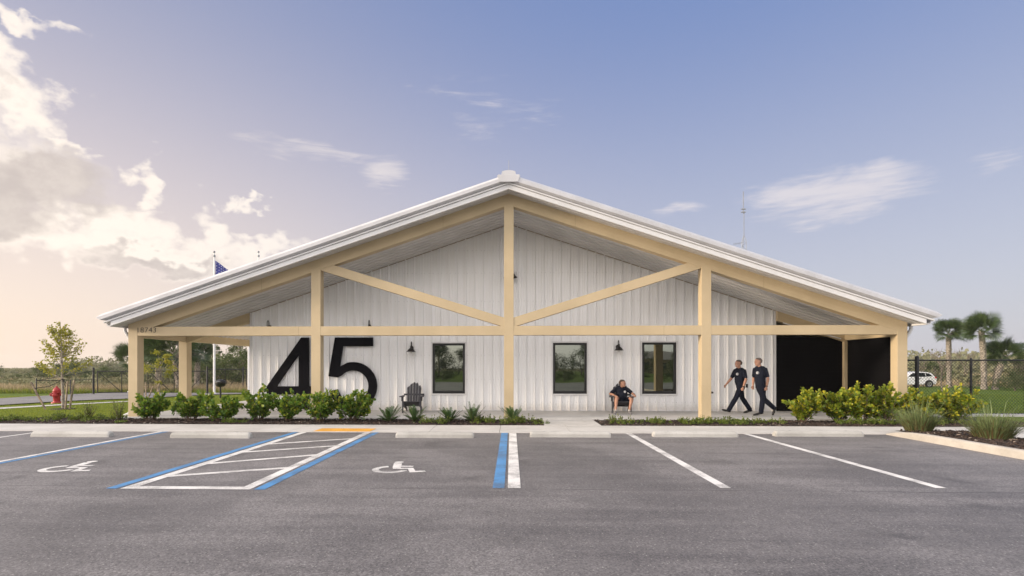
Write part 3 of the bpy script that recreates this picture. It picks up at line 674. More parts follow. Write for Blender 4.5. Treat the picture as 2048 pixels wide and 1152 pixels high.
# ridge: end plates, ridge cap and lightning rod
def plate(pts, y0, y1, name, m='rake'): return MB().prism([(BX + a, b) for a, b in pts], y0, y1).build(name, m, fs, bevel=.004)
plate([(-.27, 6.94), (.27, 6.94), (.33, 7.12), (.3, 7.15), (-.3, 7.15), (-.33, 7.12)], YF - .135, YF + .2, 'ridge_end_plate')
plate([(-.21, 7.151), (.21, 7.151), (.19, 7.25), (.06, 7.28), (-.06, 7.28), (-.19, 7.25)], YF - .12, 45.6, 'ridge_cap')
MB().tube([(BX, YF + .05, 7.27), (BX, YF + .05, 7.62), (BX, YF + .05, 7.63)], [.008, .007, .003], 6).build('lightning_rod', 'galv', fs)
# black board screens on the right side porch
scr = MB().box((WXR + .02, 18.72, .05), (WXR + .09, 18.8, 2.64)).build('screen', 'board', fs)
z = .07
while z < 2.6:
    MB().box((WXR + .021, 18.66 + .002 * math.sin(z * 9), z), (BX + 11.5, 18.715, z + .134)).build('board', 'board', scr); 
    MB().box((BX + 11.6, YC + CW + .002, z), (BX + 11.66, 18.549, z + .134)).build('board', 'board', scr)
    z += .1345
MB().box((BX + 11.665, YC + CW + .002, .05), (BX + 11.69, 18.549, 2.62)).build('screen_backing', 'board', fs)
MB().box((BX + 11.6, 18.9, .05), (BX + 11.66, 45, 2.5)).build('side_screen', 'board', fs)
MB().box((WXR + .1, 24, -.5), (BX + 11.6, 24.1, 3.4)).build('store_wall', 'board', fs)
MB().tube([(BX + 9.4, 18.5, 3.1), (BX + 11.35, 18.5, 2.55)], .02, 6).build('conduit', 'white', fs)
# hose tap on the wall
ht = on_y(1423, 785, YW)
MB().lathe([(.035, 0), (.035, -.01), (.016, -.012), (.016, -.09), (.03, -.092), (.03, -.1)], (ht.x, YW - .001, ht.z), 12, axis='Y').build('hose_tap', 'black', fs)

# ------------------------------------------------------------------ giant 45
def pxp(px, py): p = on_y(px, py, YW - .12); return (p.x, p.z)
def numeral(faces, label):
    # faces: list of quads/polys in (x,z) sharing edges; extruded as prisms then joined
    mb = MB()
    loop = faces
    mb.prism(loop, YW - .16, YW - .09)
    for (a, b) in ((loop[0], loop[1]),): pass
    o = mb.build('numeral_sign', 'numeral'); tag(o, label, 'numeral', None); return o
import bmesh
def poly_obj(name, outer, inner, y0, y1, m):
    bm = bmesh.new()
    def ring(pts): vs = [bm.verts.new((p[0], y0, p[1])) for p in pts]; return [bm.edges.new((vs[i], vs[(i+1) % len(vs)])) for i in range(len(vs))]
    ed = ring(outer) + (ring(inner) if inner else [])
    bmesh.ops.triangle_fill(bm, use_beauty=True, use_dissolve=False, edges=ed)
    r = bmesh.ops.extrude_face_region(bm, geom=bm.faces[:]); 
    for v in [e for e in r['geom'] if isinstance(e, bmesh.types.BMVert)]: v.co.y = y1
    bmesh.ops.recalc_face_normals(bm, faces=bm.faces[:])
    me = bpy.data.meshes.new(name); bm.to_mesh(me); bm.free(); me.materials.append(M[m]); return obj(name, me)
o4 = poly_obj('numeral_sign', [pxp(*p) for p in ((602.5, 675), (618, 675), (618, 772.5), (640, 772.5), (640, 789), (618, 789), (618, 818), (597.5, 818), (597.5, 789), (533.5, 789), (533.5, 773))],
              [pxp(*p) for p in ((553.5, 772.5), (597.5, 772.5), (597.5, 709))], YW - .14, YW - .075, 'numeral')
tag(o4, 'giant black figure four, open triangle shape, on the white ribbed wall', 'numeral')
arc_o = [(706 + 48 * math.cos(R(a)), 772 - 48 * math.sin(R(a))) for a in range(112, -171, -8)]
arc_i = [(706 + 31 * math.cos(R(a)), 772 - 31 * math.sin(R(a))) for a in range(-168, 138, 8)]
five = [(670, 675), (746, 675), (746, 692.5), (686, 692.5), (680, 733)] + arc_o[1:] + [(658, 783)] [:0] + arc_i + [(676, 755), (657, 752.5)]
o5 = poly_obj('numeral_sign', [pxp(*p) for p in five], None, YW - .14, YW - .075, 'numeral')
tag(o5, 'giant black figure five with round bowl on the white ribbed wall', 'numeral')
for o_, pts in ((o4, ((607, 690), (607, 760), (607, 805))), (o5, ((680, 684), (735, 684), (745, 772)))):
    for p in pts:
        q = pxp(*p); MB().box((q[0] - .02, YW - .08, q[1] - .02), (q[0] + .02, YW + .001, q[1] + .02)).build('standoff', 'black', o_)

# ------------------------------------------------------------------ gooseneck wall lamps
def lamp(px, py_top, label, dr=0.0, sc_=1.0):
    p = on_y(px, py_top, YW - .22)
    t = thing('wall_lamp', label, 'wall lamp', (p.x, YW, p.z), group='gooseneck wall lamps', scale=sc_)
    MB().lathe([(.075, .01), (.075, -.04), (.05, -.052)], (.0, 0, -.22), 18, axis='Y').build('mounting_plate', 'bronze', t)
    pts = [(0, -.03, -.22), (0, -.06, -.2), (0, -.07, -.1)] + [(0, -.14 + .07 * math.cos(R(a)), -.07 + .07 * math.sin(R(a))) for a in range(180, -10, -20)][::-1][0:0]
    pts += [(0, -.07 - .07 * (1 - math.cos(R(a))), -.08 + .08 * math.sin(R(a))) for a in range(0, 181, 20)] + [(0, -.21, -.16 - dr)]
    MB().tube(pts, .012, 8).build('arm', 'bronze', t)
    MB().lathe([(.02, -.13), (.03, -.15), (.035, -.22), (.06, -.235), (.1, -.27), (.14, -.33), (.165, -.345), (.16, -.35), (.13, -.335), (.05, -.25)], (0, -.21, -dr), 22).build('shade', 'bronze', t)
    MB().lathe([(.03, -.26), (.045, -.31), (.045, -.355), (.025, -.385), (.005, -.39)], (0, -.21, -dr), 12).build('bulb', 'bulb', t)
lamp(822, 683.5, 'dark gooseneck lamp on the wall above the empty chair')
lamp(1238, 680.5, 'dark gooseneck lamp on the wall above the seated man')
lamp(534, 641, 'dark gooseneck lamp above the giant figure four, half behind the cross beam', .13)
lamp(737, 640, 'dark gooseneck lamp above the giant figure five, half behind the cross beam', .13)
lamp(1021, 527, 'dark gooseneck lamp high on the gable behind the king post', 0, 1.45)
# wheel stops
stop_prof = [(-.09, 0), (-.085, .07), (-.05, .125), (.05, .125), (.085, .07), (.09, 0)]
def wheel_stop(pa, pb_, py, label):
    a, b = on_z(pa, py), on_z(pb_, py); L = (b.x - a.x)
    t = MB(); n = 6; e = .05
    secs = [(-L/2, 1, .0), (-L/2 + e, 1, 1)][:0]
    secs = [(-L/2, .62), (-L/2 + .03, .95), (-L/2 + .07, 1), (L/2 - .07, 1), (L/2 - .03, .95), (L/2, .62)]
    vs = []
    for (xx, h) in secs: vs += [(xx, yy * (.75 + .25 * h), zz * h) for yy, zz in stop_prof]
    fs_ = [(i*n+j, i*n+j+1, (i+1)*n+j+1, (i+1)*n+j) for i in range(5) for j in range(n - 1)] + [tuple(range(n)), tuple(reversed(range(5*n, 6*n)))]
    t.add(vs, fs_)
    o = t.build('wheel_stop', 'stop', loc=((a.x + b.x) / 2, (a.y + b.y) / 2 + .09, 0), bevel=.008, smooth=False)
    o.rotation_euler[2] = R(random.Random(int(pa)).uniform(-.6, .6))
    tag(o, label, 'wheel stop', 'concrete wheel stops')
    for s_ in (-1, 1): MB().lathe([(.02, .125), (.02, .128), (.008, .131)], (s_ * L * .32, 0, 0), 8).build('pin', 'galv', o)
for a, b, y, l in ((57, 220, 874, 'concrete wheel stop beside the road end of the blue and white line'), (337, 500, 876.5, 'concrete wheel stop just across the blue line from the hatched aisle'),
                   (790, 948, 876, 'concrete wheel stop between the yellow mat and the blue and white line pair'), (1060, 1222, 875, 'concrete wheel stop with twigs on it in front of the walkway'),
                   (1308, 1476, 874.5, 'concrete wheel stop between the two plain white lines'), (1553, 1727, 873.5, 'concrete wheel stop next to the planted island')):
    wheel_stop(a, b, y, l)
q = on_z(1202, 874); tw = MB(); rr = random.Random(3)
for _ in range(26):
    a = rr.uniform(-.4, .4); c = Vector((q.x + rr.uniform(-.13, .13), q.y - .04 + rr.uniform(-.03, .02), rr.uniform(.01, .06))); d = Vector((math.cos(a), math.sin(a), rr.uniform(-.2, .3))) * rr.uniform(.05, .14)
    tw.tube([c - d, c, c + d], .004, 4)
tag(tw.build('dead_twigs', 'twig', kind='stuff'), 'dry twigs caught against the wheel stop', 'twigs')
# ------------------------------------------------------------------ adirondack chairs (face -Y)
def chair(loc, rz, label):
    t = thing('adirondack_chair', label, 'chair', loc, rz, 'charcoal adirondack chairs')
    for s_ in (-1, 1):
        MB().box((s_*.3 - .02, -.42, 0), (s_*.3 + .02, -.33, .54)).build('front_leg', 'chair', t, bevel=.004)
        MB().prism([(-.43, .22), (-.43, .36), (-.3, .37), (.42, .1), (.5, 0), (.38, 0), (.3, .06)], s_*.262 - .014, s_*.262 + .014, axis='X').build('rear_leg', 'chair', t, bevel=.003)
        mb = MB(); pl = [(-.085, -.52), (.06, -.55), (.08, -.4), (.055, -.1), (.035, .28), (-.025, .28), (-.03, .0), (-.09, -.35)]
        mb.prism([(s_*.33 + s_*a*1.0, b) for a, b in (pl if s_ > 0 else pl[::-1])], .54, .566, axis='Z'); mb.build('armrest', 'chair', t, bevel=.004)
        MB().prism([(-.4, .4), (-.4, .54), (-.27, .54)], s_*.335 - .012, s_*.335 + .012, axis='X').build('arm_bracket', 'chair', t)
    for k in range(6):
        y = -.4 + k * .095; z = .375 - k * .033
        MB().beam((-.28, y, z), (.28, y, z), .085, .02, up=(0, .33, 1)).build('seat_slat', 'chair', t, bevel=.003)
    base = Vector((0, .12, .2)); bk = Vector((0, .36, .86)).normalized(); dz = [.66, .75, .8, .75, .66]
    dz = [.72, .82, .87, .82, .72]
    for k in range(5):
        xb, xt, w0, w1 = (k - 2) * .086, (k - 2) * .105, .038, .046
        nrm = Vector((0, -bk.z, bk.y)) * .011; vs = []; L = dz[k]
        out = [(-w0, 0), (w0, 0), (w1, L * .93), (w1 * .75, L * .975), (0, L), (-w1 * .75, L * .975), (-w1, L * .93)]
        if k != 2: out = [(u, v + (.035 if (u > 0) == (k < 2) else -.02) * (v > L * .8)) for u, v in out]
        for sg in (-1, 1):
            for u, v in out: vs.append(base + bk * v + Vector((xb + (xt - xb) * v / .9 + u, 0, 0)) + nrm * sg)
        n = len(out)
        MB().add(vs, [tuple(range(n)), tuple(reversed(range(n, 2*n)))] + [(i, n+i, n+(i+1) % n, (i+1) % n) for i in range(n)]).build('back_slat', 'chair', t)
    for v, w in ((.12, .5), (.42, .7)):
        c = base + bk * v + Vector((0, .03, -.005)); MB().beam(c - Vector((w/2, 0, 0)), c + Vector((w/2, 0, 0)), .03, .06).build('back_rail', 'chair', t)
    return t
ch1 = on_z(822, 826, .05)
chair((ch1.x, 17.95, .05), R(4), 'empty charcoal adirondack chair by the window with dark tree reflections')
CHX, CHY = on_y(1243, 800, 17.9).x, 18.0
chair((CHX, CHY, .05), R(-8), 'charcoal adirondack chair that a man in shorts sits in')

# ------------------------------------------------------------------ people (face -Y, x to their left)
def loft(mb, ring, n=14):
    # ring: (centre, rx, ry, side, up) ; ellipse in the plane of side and fwd
    vs = []; k = len(ring)
    for (c, rx, ry, sd, fw) in ring:
        for i in range(n):
            a = 2 * math.pi * i / n; vs.append(Vector(c) + Vector(sd) * (rx * math.cos(a)) + Vector(fw) * (ry * math.sin(a)))
    fs_ = [(i*n+j, i*n+(j+1) % n, (i+1)*n+(j+1) % n, (i+1)*n+j) for i in range(k - 1) for j in range(n)] + [tuple(reversed(range(n))), tuple((k-1)*n + j for j in range(n))]
    mb.add(vs, fs_)
def limb(mb, pts, rad, n=12, flat=1.0, side=None):
    pts = [Vector(p) for p in pts]; ring = []
    for i, p in enumerate(pts):
        t = (pts[min(i+1, len(pts)-1)] - pts[max(i-1, 0)]).normalized()
        sd = Vector(side) if side is not None else Vector((1, 0, 0)); sd = sd - t * sd.dot(t); sd = sd.normalized() if sd.length > .05 else t.orthogonal().normalized()
        fw = t.cross(sd); ring.append((p, rad[i], rad[i] * flat, sd, fw))
    a, b = ring[0], ring[-1]
    t0 = (pts[0] - pts[1]).normalized(); t1 = (pts[-1] - pts[-2]).normalized()
    ring = [(a[0] + t0 * a[1] * .8, a[1] * .5, a[2] * .5, a[3], a[4])] + ring + [(b[0] + t1 * b[1] * .8, b[1] * .5, b[2] * .5, b[3], b[4])]
    loft(mb, ring, n)
def lerp(a, b, t): return Vector(a) * (1 - t) + Vector(b) * t
def fuse(o, vox, smooth=3):
    m = o.modifiers.new('fuse', 'REMESH'); m.mode = 'VOXEL'; m.voxel_size = vox; m.use_smooth_shade = True
    if smooth: k = o.modifiers.new('soften', 'SMOOTH'); k.factor = .5; k.iterations = smooth
def hand(mb, wrist, dirn, palm_n, thumb_dir, curl=.6):
    w = Vector(wrist); d = Vector(dirn).normalized(); pn = Vector(palm_n); pn = (pn - d * pn.dot(d)).normalized(); sd = Vector(thumb_dir); sd = (sd - d * sd.dot(d) - pn * sd.dot(pn)).normalized()
    limb(mb, [w, w + d * .045, w + d * .09], [.026, .04, .041], 10, .42, side=sd)
    for i, (off, L) in enumerate(((.03, .075), (.01, .085), (-.011, .078), (-.031, .062))):
        p0 = w + d * .082 + sd * off; b = d; pts = [p0]
        for s_ in range(3):
            an = curl * (s_ + .6) * .75; b = (d * math.cos(an) + pn * math.sin(an)); pts.append(pts[-1] + b * L / 3)
        limb(mb, pts, [.0115, .011, .01, .0085], 7)
    p0 = w + d * .03 + sd * .03; td = (sd * .6 + d * .75 + pn * .3).normalized()
    limb(mb, [p0, p0 + td * .035, p0 + (td + d * .5).normalized() * .065], [.014, .0125, .01], 7)
def head(t, c, yaw, hair, tilt=0.0, scale=1.0):
    # head mesh pieces in head space: face to -Y
    mt = Matrix.Translation(Vector(c)) @ Matrix.Rotation(yaw, 4, 'Z') @ Matrix.Rotation(tilt, 4, 'X') @ Matrix.Scale(scale, 4)
    hb = MB()
    prof = [(-.125, .03, .035, -.045), (-.112, .05, .06, -.035), (-.085, .06, .078, -.022), (-.05, .067, .09, -.01), (-.01, .073, .098, -.002), (.03, .076, .1, .003), (.065, .072, .095, .005), (.09, .06, .08, .006), (.108, .038, .052, .006), (.115, .014, .018, .006)]
    loft(hb, [((0, y, z), rx, ry, (1, 0, 0), (0, 1, 0)) for z, rx, ry, y in prof], 20)
    limb(hb, [(0, -.095, .015), (0, -.112, -.02), (0, -.104, -.034)], [.008, .016, .014], 8)      # nose
    limb(hb, [(-.022, -.094, -.07), (.022, -.094, -.07)], [.009, .009], 8, .7)                      # lips
    limb(hb, [(-.05, -.082, .022), (0, -.097, .026), (.05, -.082, .022)], [.009, .01, .009], 8)     # brow
    for s_ in (-1, 1): limb(hb, [(s_*.076, .008, .02), (s_*.083, .016, .0), (s_*.076, .01, -.03)], [.012, .016, .01], 8, .5, side=(0, 1, 0))
    hv = [mt @ Vector(v) for v in hb.v]
    hm = MB()
    cap = []
    for z, rx, ry, y in prof:
        if z > -.07: cap.append(((0, y + .012 + (.02 if z < .04 else .0), z + .004), rx + .006, ry * (.88 if z < .04 else .96) + .003, (1, 0, 0), (0, 1, 0)))
    # hair: keep away from the face by pulling the lower front back
    loft(hm, [((c_[0], c_[1] + (.04 if c_[2] < .045 else .0), c_[2] + .003), rx, ry * (.66 if c_[2] < .045 else 1.07), a, b) for (c_, rx, ry, a, b) in cap], 20)
    hm.v = [tuple(mt @ Vector(v)) for v in hm.v]; hm.smooth = True
    ho = hm.build('hair', hair, t); fuse(ho, .008, 2)
    for s_ in (-1, 1):
        e = MB().lathe([(.002, -.007), (.008, -.003), (.008, .003), (.002, .006)], (s_*.03, -.086, .004), 8, axis='Y'); e.v = [tuple(mt @ Vector(v)) for v in e.v]; e.build('eye', 'eye', t)
    return hv, hb.f
def person(label, loc, rz, spec):
    t = thing('person', label, 'person', loc, rz, None, spec.get('scale', 1.0))
    body = MB(); s = spec
    hip, chest, neck, hd = Vector(s['hip']), Vector(s['chest']), Vector(s['neck']), Vector(s['head'])
    def side_at(yaw): return Vector((math.cos(yaw), math.sin(yaw), 0)), Vector((-math.sin(yaw), math.cos(yaw), 0))
    sh_s, sh_f = side_at(s.get('sh_yaw', 0)); hp_s, hp_f = side_at(s.get('hip_yaw', 0))
    belly = s.get('belly', .0)
    # torso rings hip -> neck
    def torso(mb, g, lo=0.0, hi=1.0):
        st = [(0, .165, .115), (.12, .17, .125 + belly*.6), (.3, .162, .125 + belly), (.5, .17, .125 + belly*.8), (.72, .18, .122), (.88, .182, .11), (.97, .155, .09), (1.04, .095, .075), (1.1, .062, .065)]
        ring = []
        for k, rx, ry in st:
            if k < lo - 1e-6 or k > hi + 1e-6: continue
            c = lerp(hip, chest, k); sd = (hp_s * (1 - k) + sh_s * k).normalized(); fw = (hp_f * (1 - k) + sh_f * k).normalized()
            ax = (chest - hip).normalized(); fw = (fw - ax * fw.dot(ax)).normalized()
            ring.append((c - fw * belly * .35 * (.2 < k < .6), rx + g, ry + g, sd, fw))
        loft(mb, ring, 18)
    torso(body, 0)
    limb(body, [lerp(chest, neck, -.1), neck, lerp(neck, hd, .55)], [.062, .058, .055], 12)
    hv, hf = head(t, hd, s.get('head_yaw', 0), s.get('hair', 'hair'), s.get('head_tilt', 0), 1.0)
    body.add(hv, hf)
    shirt, trs = MB(), MB()
    torso(shirt, .009, -0.01, 1.045)
    limb(shirt, [chest + sh_s * .1 + Vector((0, 0, .02)), chest - sh_s * .1 + Vector((0, 0, .02))], [.085, .085], 12, .9)
    # pelvis of the trousers
    ax = (chest - hip).normalized()
    loft(trs, [(hip + ax * .1, .178, .13, hp_s, hp_f), (hip + ax * .02, .182, .135, hp_s, hp_f), (hip - ax * .08, .175, .13, hp_s, hp_f), (hip - ax * .13, .12, .09, hp_s, hp_f)], 18)
    for sd, arm in s['arms'].items():
        sg = 1 if sd == 'L' else -1
        sh = chest + sh_s * sg * .175 + Vector((0, 0, -.01)); el, wr = Vector(arm['elbow']), Vector(arm['wrist'])
        limb(body, [sh, lerp(sh, el, .3), lerp(sh, el, .7), el, lerp(el, wr, .3), lerp(el, wr, .75), wr], [.058, .054, .047, .042, .044, .034, .027])
        hand(body, wr, arm.get('hdir', wr - el), arm.get('palm', (-sg, 0, 0)), arm.get('thumb', (0, -1, 0)), arm.get('curl', .7))
        limb(shirt, [chest + sh_s * sg * .12 + Vector((0, 0, -.01)), sh, lerp(sh, el, .3), lerp(sh, el, .62), lerp(sh, el, .8)], [.07, .07, .067, .064, .063])
        if arm.get('watch'): 
            w = lerp(el, wr, .93); d = (wr - el).normalized(); MB().tube([w - d*.014, w + d*.014], .034, 14).build('wrist_band', 'shoe', t)
    for sd, leg in s['legs'].items():
        sg = 1 if sd == 'L' else -1
        h = hip + hp_s * sg * .092 - Vector((0, 0, .03)); kn, an = Vector(leg['knee']), Vector(leg['ankle'])
        limb(body, [h, lerp(h, kn, .35), lerp(h, kn, .75), kn, lerp(kn, an, .25), lerp(kn, an, .6), an], [.088, .085, .066, .057, .06, .047, .036])
        toe = Vector(leg['toe']); heel = an + (an - toe).normalized() * .04; fd = (toe - an); fd.z = 0
        lo = leg.get('drop', Vector((0, 0, -.055)))
        lo = Vector(lo)
        limb(body, [an + lo * .4, lerp(an, toe, .5) + lo * .4], [.03, .03], 8)
        if s['shorts']:
            limb(trs, [h, lerp(h, kn, .4), lerp(h, kn, .62), lerp(h, kn, .68)], [.105, .104, .1, .098])
            limb(trs, [h, h], [.1, .1]) if False else None
            sk = MB(); limb(sk, [an + Vector((0, 0, .02)), an - Vector((0, 0, .02))], [.042, .044]); sk.smooth = True; sk.build('sock', 'sole', t)
        else:
            limb(trs, [h, lerp(h, kn, .35), lerp(h, kn, .75), kn, lerp(kn, an, .3), lerp(kn, an, .7), lerp(kn, an, .97)], [.108, .102, .085, .077, .08, .073, .072])
        sh_ = MB()
        a0 = heel + lo * .55; a1 = toe + lo * leg.get('toe_lo', .75)
        limb(sh_, [a0, lerp(a0, a1, .3) + Vector((0, 0, .012)), lerp(a0, a1, .65), a1], [.04, .046, .048, .036], 12, .8, side=Vector((0, 0, 1)).cross(fd).normalized())
        limb(sh_, [an + lo * .2, an + lo * .5], [.045, .043])
        sh_.smooth = True; so = sh_.build('shoe', s['shoe'], t); fuse(so, .012, 2)
    body.smooth = True; bo = body.build('body', 'skin', t); fuse(bo, s.get('vox', .0095), 2)
    shirt.smooth = True; sho = shirt.build('shirt', 'shirt', t); fuse(sho, .012, 3)
    trs.smooth = True; to = trs.build('shorts' if s['shorts'] else 'trousers', 'navy', t); fuse(to, .013, 3)
    # chest emblem
    fw = Vector(s['emblem_n']).normalized(); c = Vector(s['emblem'])
    e = MB(); sdv = fw.cross(Vector((0, 0, 1))).normalized(); up = sdv.cross(fw)
    vs = [c + sdv * (.036 * math.cos(R(a))) + up * (.042 * math.sin(R(a))) * (1 if a != 90 else 1.15) for a in range(0, 360, 30)]
    e.add([v + fw * .012 for v in vs] + [v - fw * .05 for v in vs], [tuple(range(12))] + [(i, 12 + i, 12 + (i+1) % 12, (i+1) % 12) for i in range(12)])
    eo = e.build('chest_emblem', 'badge', t)
    return t
# man striding in front, facing left (-X): local -Y is his walking direction
p1 = on_y(1481, 826, 17.75)
m1 = person('man in navy shirt and trousers striding ahead of the other along the porch', (p1.x, 17.75, .05), R(-90), dict(
    hip=(0, .0, .9), chest=(0, -.03, 1.42), neck=(0, -.035, 1.49), head=(0, -.075, 1.645), sh_yaw=R(26), hip_yaw=R(-10), belly=.028, shorts=False, shoe='shoe', hair='hair', head_yaw=R(12), head_tilt=R(2),
    arms={'L': dict(elbow=(.27, .06, 1.13), wrist=(.25, -.02, .88), hdir=(0, -.15, -1), palm=(-1, 0, 0), thumb=(0, -1, -.2), curl=.9, watch=True), 'R': dict(elbow=(-.2, -.22, 1.15), wrist=(-.17, -.4, .95), hdir=(.1, -.55, -.8), palm=(.8, .4, 0), thumb=(.2, -1, .3), curl=.8)},
    legs={'L': dict(knee=(.1, -.2, .5), ankle=(.1, -.43, .11), toe=(.1, -.62, .15), toe_lo=.4), 'R': dict(knee=(-.1, .1, .5), ankle=(-.1, .36, .11), toe=(-.11, .17, .065), toe_lo=.6)},
    emblem=(.105, -.155, 1.3), emblem_n=(.62, -1, .05)))
p2 = on_y(1521, 830, 17.0)
m2 = person('grey-haired man in navy shirt and trousers walking behind the other one', (p2.x, 17.0, .05), R(-90), dict(
    scale=1.015, hip=(0, .0, .93), chest=(0, -.015, 1.45), neck=(0, -.025, 1.52), head=(0, -.075, 1.675), sh_yaw=R(30), hip_yaw=R(5), belly=.012, shorts=False, shoe='shoe', hair='hair_grey', head_yaw=R(8), head_tilt=R(7),
    arms={'L': dict(elbow=(.27, .1, 1.16), wrist=(.25, .07, .91), hdir=(0, -.1, -1), palm=(-1, -.2, 0), thumb=(0, -1, 0), curl=.9, watch=True), 'R': dict(elbow=(-.24, -.1, 1.17), wrist=(-.2, -.14, .93), hdir=(.05, -.1, -1), palm=(1, 0, 0), thumb=(0, -1, 0), curl=.8)},
    legs={'L': dict(knee=(.1, .02, .5), ankle=(.1, -.03, .11), toe=(.1, -.25, .07)), 'R': dict(knee=(-.1, .17, .49), ankle=(-.1, .47, .22), toe=(-.1, .4, .045), drop=(0, .05, -.035), toe_lo=.5)},
    emblem=(.115, -.15, 1.33), emblem_n=(.7, -1, .05)))
# seated man
m3 = person('man in navy shirt and shorts sitting in a chair with head turned', (CHX, CHY, .05), R(-4), dict(
    hip=(.02, .02, .36), chest=(.03, .1, .8), neck=(.04, .07, .865), head=(.055, .0, .985), sh_yaw=R(5), belly=.04, shorts=True, shoe='sneaker', hair='hair', head_yaw=R(62), head_tilt=R(4),
    arms={'L': dict(elbow=(.38, -.02, .64), wrist=(.4, -.27, .62), hdir=(.05, -1, -.25), palm=(0, -.2, -1), thumb=(-1, 0, 0), curl=.7, watch=True), 'R': dict(elbow=(-.36, .0, .62), wrist=(-.27, -.22, .61), hdir=(.35, -.9, -.35), palm=(.2, 0, -1), thumb=(1, 0, 0), curl=.5)},
    legs={'L': dict(knee=(.3, -.44, .53), ankle=(.2, -.52, .1), toe=(.23, -.72, .065)), 'R': dict(knee=(-.2, -.44, .54), ankle=(-.25, -.62, .1), toe=(-.3, -.82, .065))},
    emblem=(.125, -.05, .7), emblem_n=(.15, -1, .28)))
# belt radio of the first man
MB().box((.14, .1, .86), (.19, .16, .98)).build('radio', 'black', m1, bevel=.006)

# ------------------------------------------------------------------ planting
def leaf(mb, c, d, n, L, W, tint, fold=.15):
    d = d.normalized(); s = d.cross(n)
    if s.length < 1e-3: s = d.orthogonal()
    s.normalize(); n = s.cross(d)
    p = [c, c + d*L*.45 + s*W*.42 + n*W*fold, c + d*L*.82 + s*W*.5 + n*W*fold, c + d*L, c + d*L*.82 - s*W*.5 + n*W*fold, c + d*L*.45 - s*W*.42 + n*W*fold]
    mb.add(p, [(0, 1, 2, 3), (0, 3, 4, 5)], tint)
def rvec(r): 
    while True:
        v = Vector((r.uniform(-1, 1), r.uniform(-1, 1), r.uniform(-1, 1)))
        if .05 < v.length < 1: return v.normalized()
def shrub(name, label, px, pyb, ptop, pw, Y, matn, seed, group, sunny=.12, lean=0.0):
    r = random.Random(seed); b = on_y(px, pyb, Y); z0 = .015
    h = (on_y(px, ptop, Y).z - z0) * r.uniform(.96, 1.06); pw = pw * r.uniform(1.1, 1.3); w = (on_y(px + pw/2, pyb, Y).x - on_y(px - pw/2, pyb, Y).x)
    t = thing(name, label, 'shrub', (b.x, Y, z0), 0, group)
    st, lv = MB(), MB()
    nst = max(8, int(w * 19))
    tips = []
    for i in range(nst):
        a = r.random() * 6.283; rad = math.sqrt(r.random()) * w * .47; hh = h * (1 - .4 * (rad / (w * .5)) ** 2) * r.uniform(.5, 1.04)
        top = Vector((math.cos(a) * rad + lean * hh, math.sin(a) * rad * .8, hh)); base = Vector((math.cos(a) * .06, math.sin(a) * .06, -.02))
        mid = lerp(base, top, .5) + Vector((r.uniform(-.04, .04), r.uniform(-.04, .04), .04))
        st.tube([base, mid, top], [.011, .008, .004], 5); tips.append((base, mid, top))
        for br in range(r.randint(2, 4)):
            q = r.uniform(.25, .8); s0 = lerp(mid, top, q) if r.random() < .6 else lerp(base, mid, q + .15); dd = (rvec(r) + Vector((0, 0, .55)) + (s0 * .8 / max(.2, s0.length))).normalized() * r.uniform(.08, .2)
            st.tube([s0, s0 + dd], [.005, .003], 4); tips.append((s0, lerp(s0, s0 + dd, .5), s0 + dd))
    for base, mid, top in tips:
        L = (top - base).length; nl = int(10 + L * 26)
        for k in range(nl):
            q = .2 + .8 * (k + r.random()) / nl
            p = lerp(base, mid, q * 2) if q < .5 else lerp(mid, top, q * 2 - 1)
            ax = (top - mid).normalized(); d = (rvec(r) + ax * (.7 if q < .85 else 1.4) + Vector((0, 0, .25))).normalized()
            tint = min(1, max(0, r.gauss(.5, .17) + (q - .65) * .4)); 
            if r.random() < sunny: tint = r.uniform(.75, 1)  # share of leaves with the yellow tint
            leaf(lv, p + d * .012, d, (ax + rvec(r) * .5), r.uniform(.075, .12), r.uniform(.052, .075), tint)
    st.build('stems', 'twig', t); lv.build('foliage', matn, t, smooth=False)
    return t
GS = 'glossy-leaved shrubs along the porch'
SH = [(300, 841, 786, 66, 'round glossy-leaved shrub at the foot of the column with the address', 'shrub', .05),
      (383, 839, 778, 62, 'tall glossy-leaved shrub in front of the second corner column', 'shrub', .1),
      (443, 839, 784, 70, 'broad glossy-leaved shrub between the second column and the giant figure four', 'shrub', .08),
      (518, 840, 776, 66, 'glossy-leaved shrub at the low corner of the giant figure four, under its diagonal', 'shrub', .12),
      (577, 839, 779, 62, 'glossy-leaved shrub hiding the lower stem of the giant figure four', 'shrub', .1),
      (640, 843, 775, 70, 'glossy-leaved shrub in front of the column between the two numerals', 'shrub', .1),
      (703, 839, 778, 72, 'glossy-leaved shrub hiding the lower bowl of the giant figure five', 'shrub', .1)]
for i, (px, yb, yt, w, l, m_, sn) in enumerate(SH): shrub('shrub', l, px, yb, yt, w, 15.05 + .12 * math.sin(i * 2.3), m_, 100 + i, GS, sn)
SR = [(1603, 838, 775, 74, 'leaning yellow-green shrub standing apart in front of the black screen', .18), (1676, 838, 772, 78, 'yellow-green shrub before the black screen, next to the leaning shrub', .15),
      (1722, 838, 767, 70, 'tall yellow-green shrub in front of the thin cream post', .16), (1772, 838, 765, 76, 'tall yellow-green shrub before the black screen, against the end column', .16),
      (1833, 838, 769, 80, 'bright yellow shrub in front of the downspout and end column', .26), (1908, 840, 769, 90, 'bright yellow shrub in front of the chain-link fence', .3)]
for i, (px, yb, yt, w, l, sn) in enumerate(SR): shrub('shrub', l, px, yb, yt, w, 15.2 + .1 * math.sin(i * 1.7), 'shrub_y', 200 + i, 'yellow-green shrubs by the black screen', sn, .25 if i == 0 else 0)
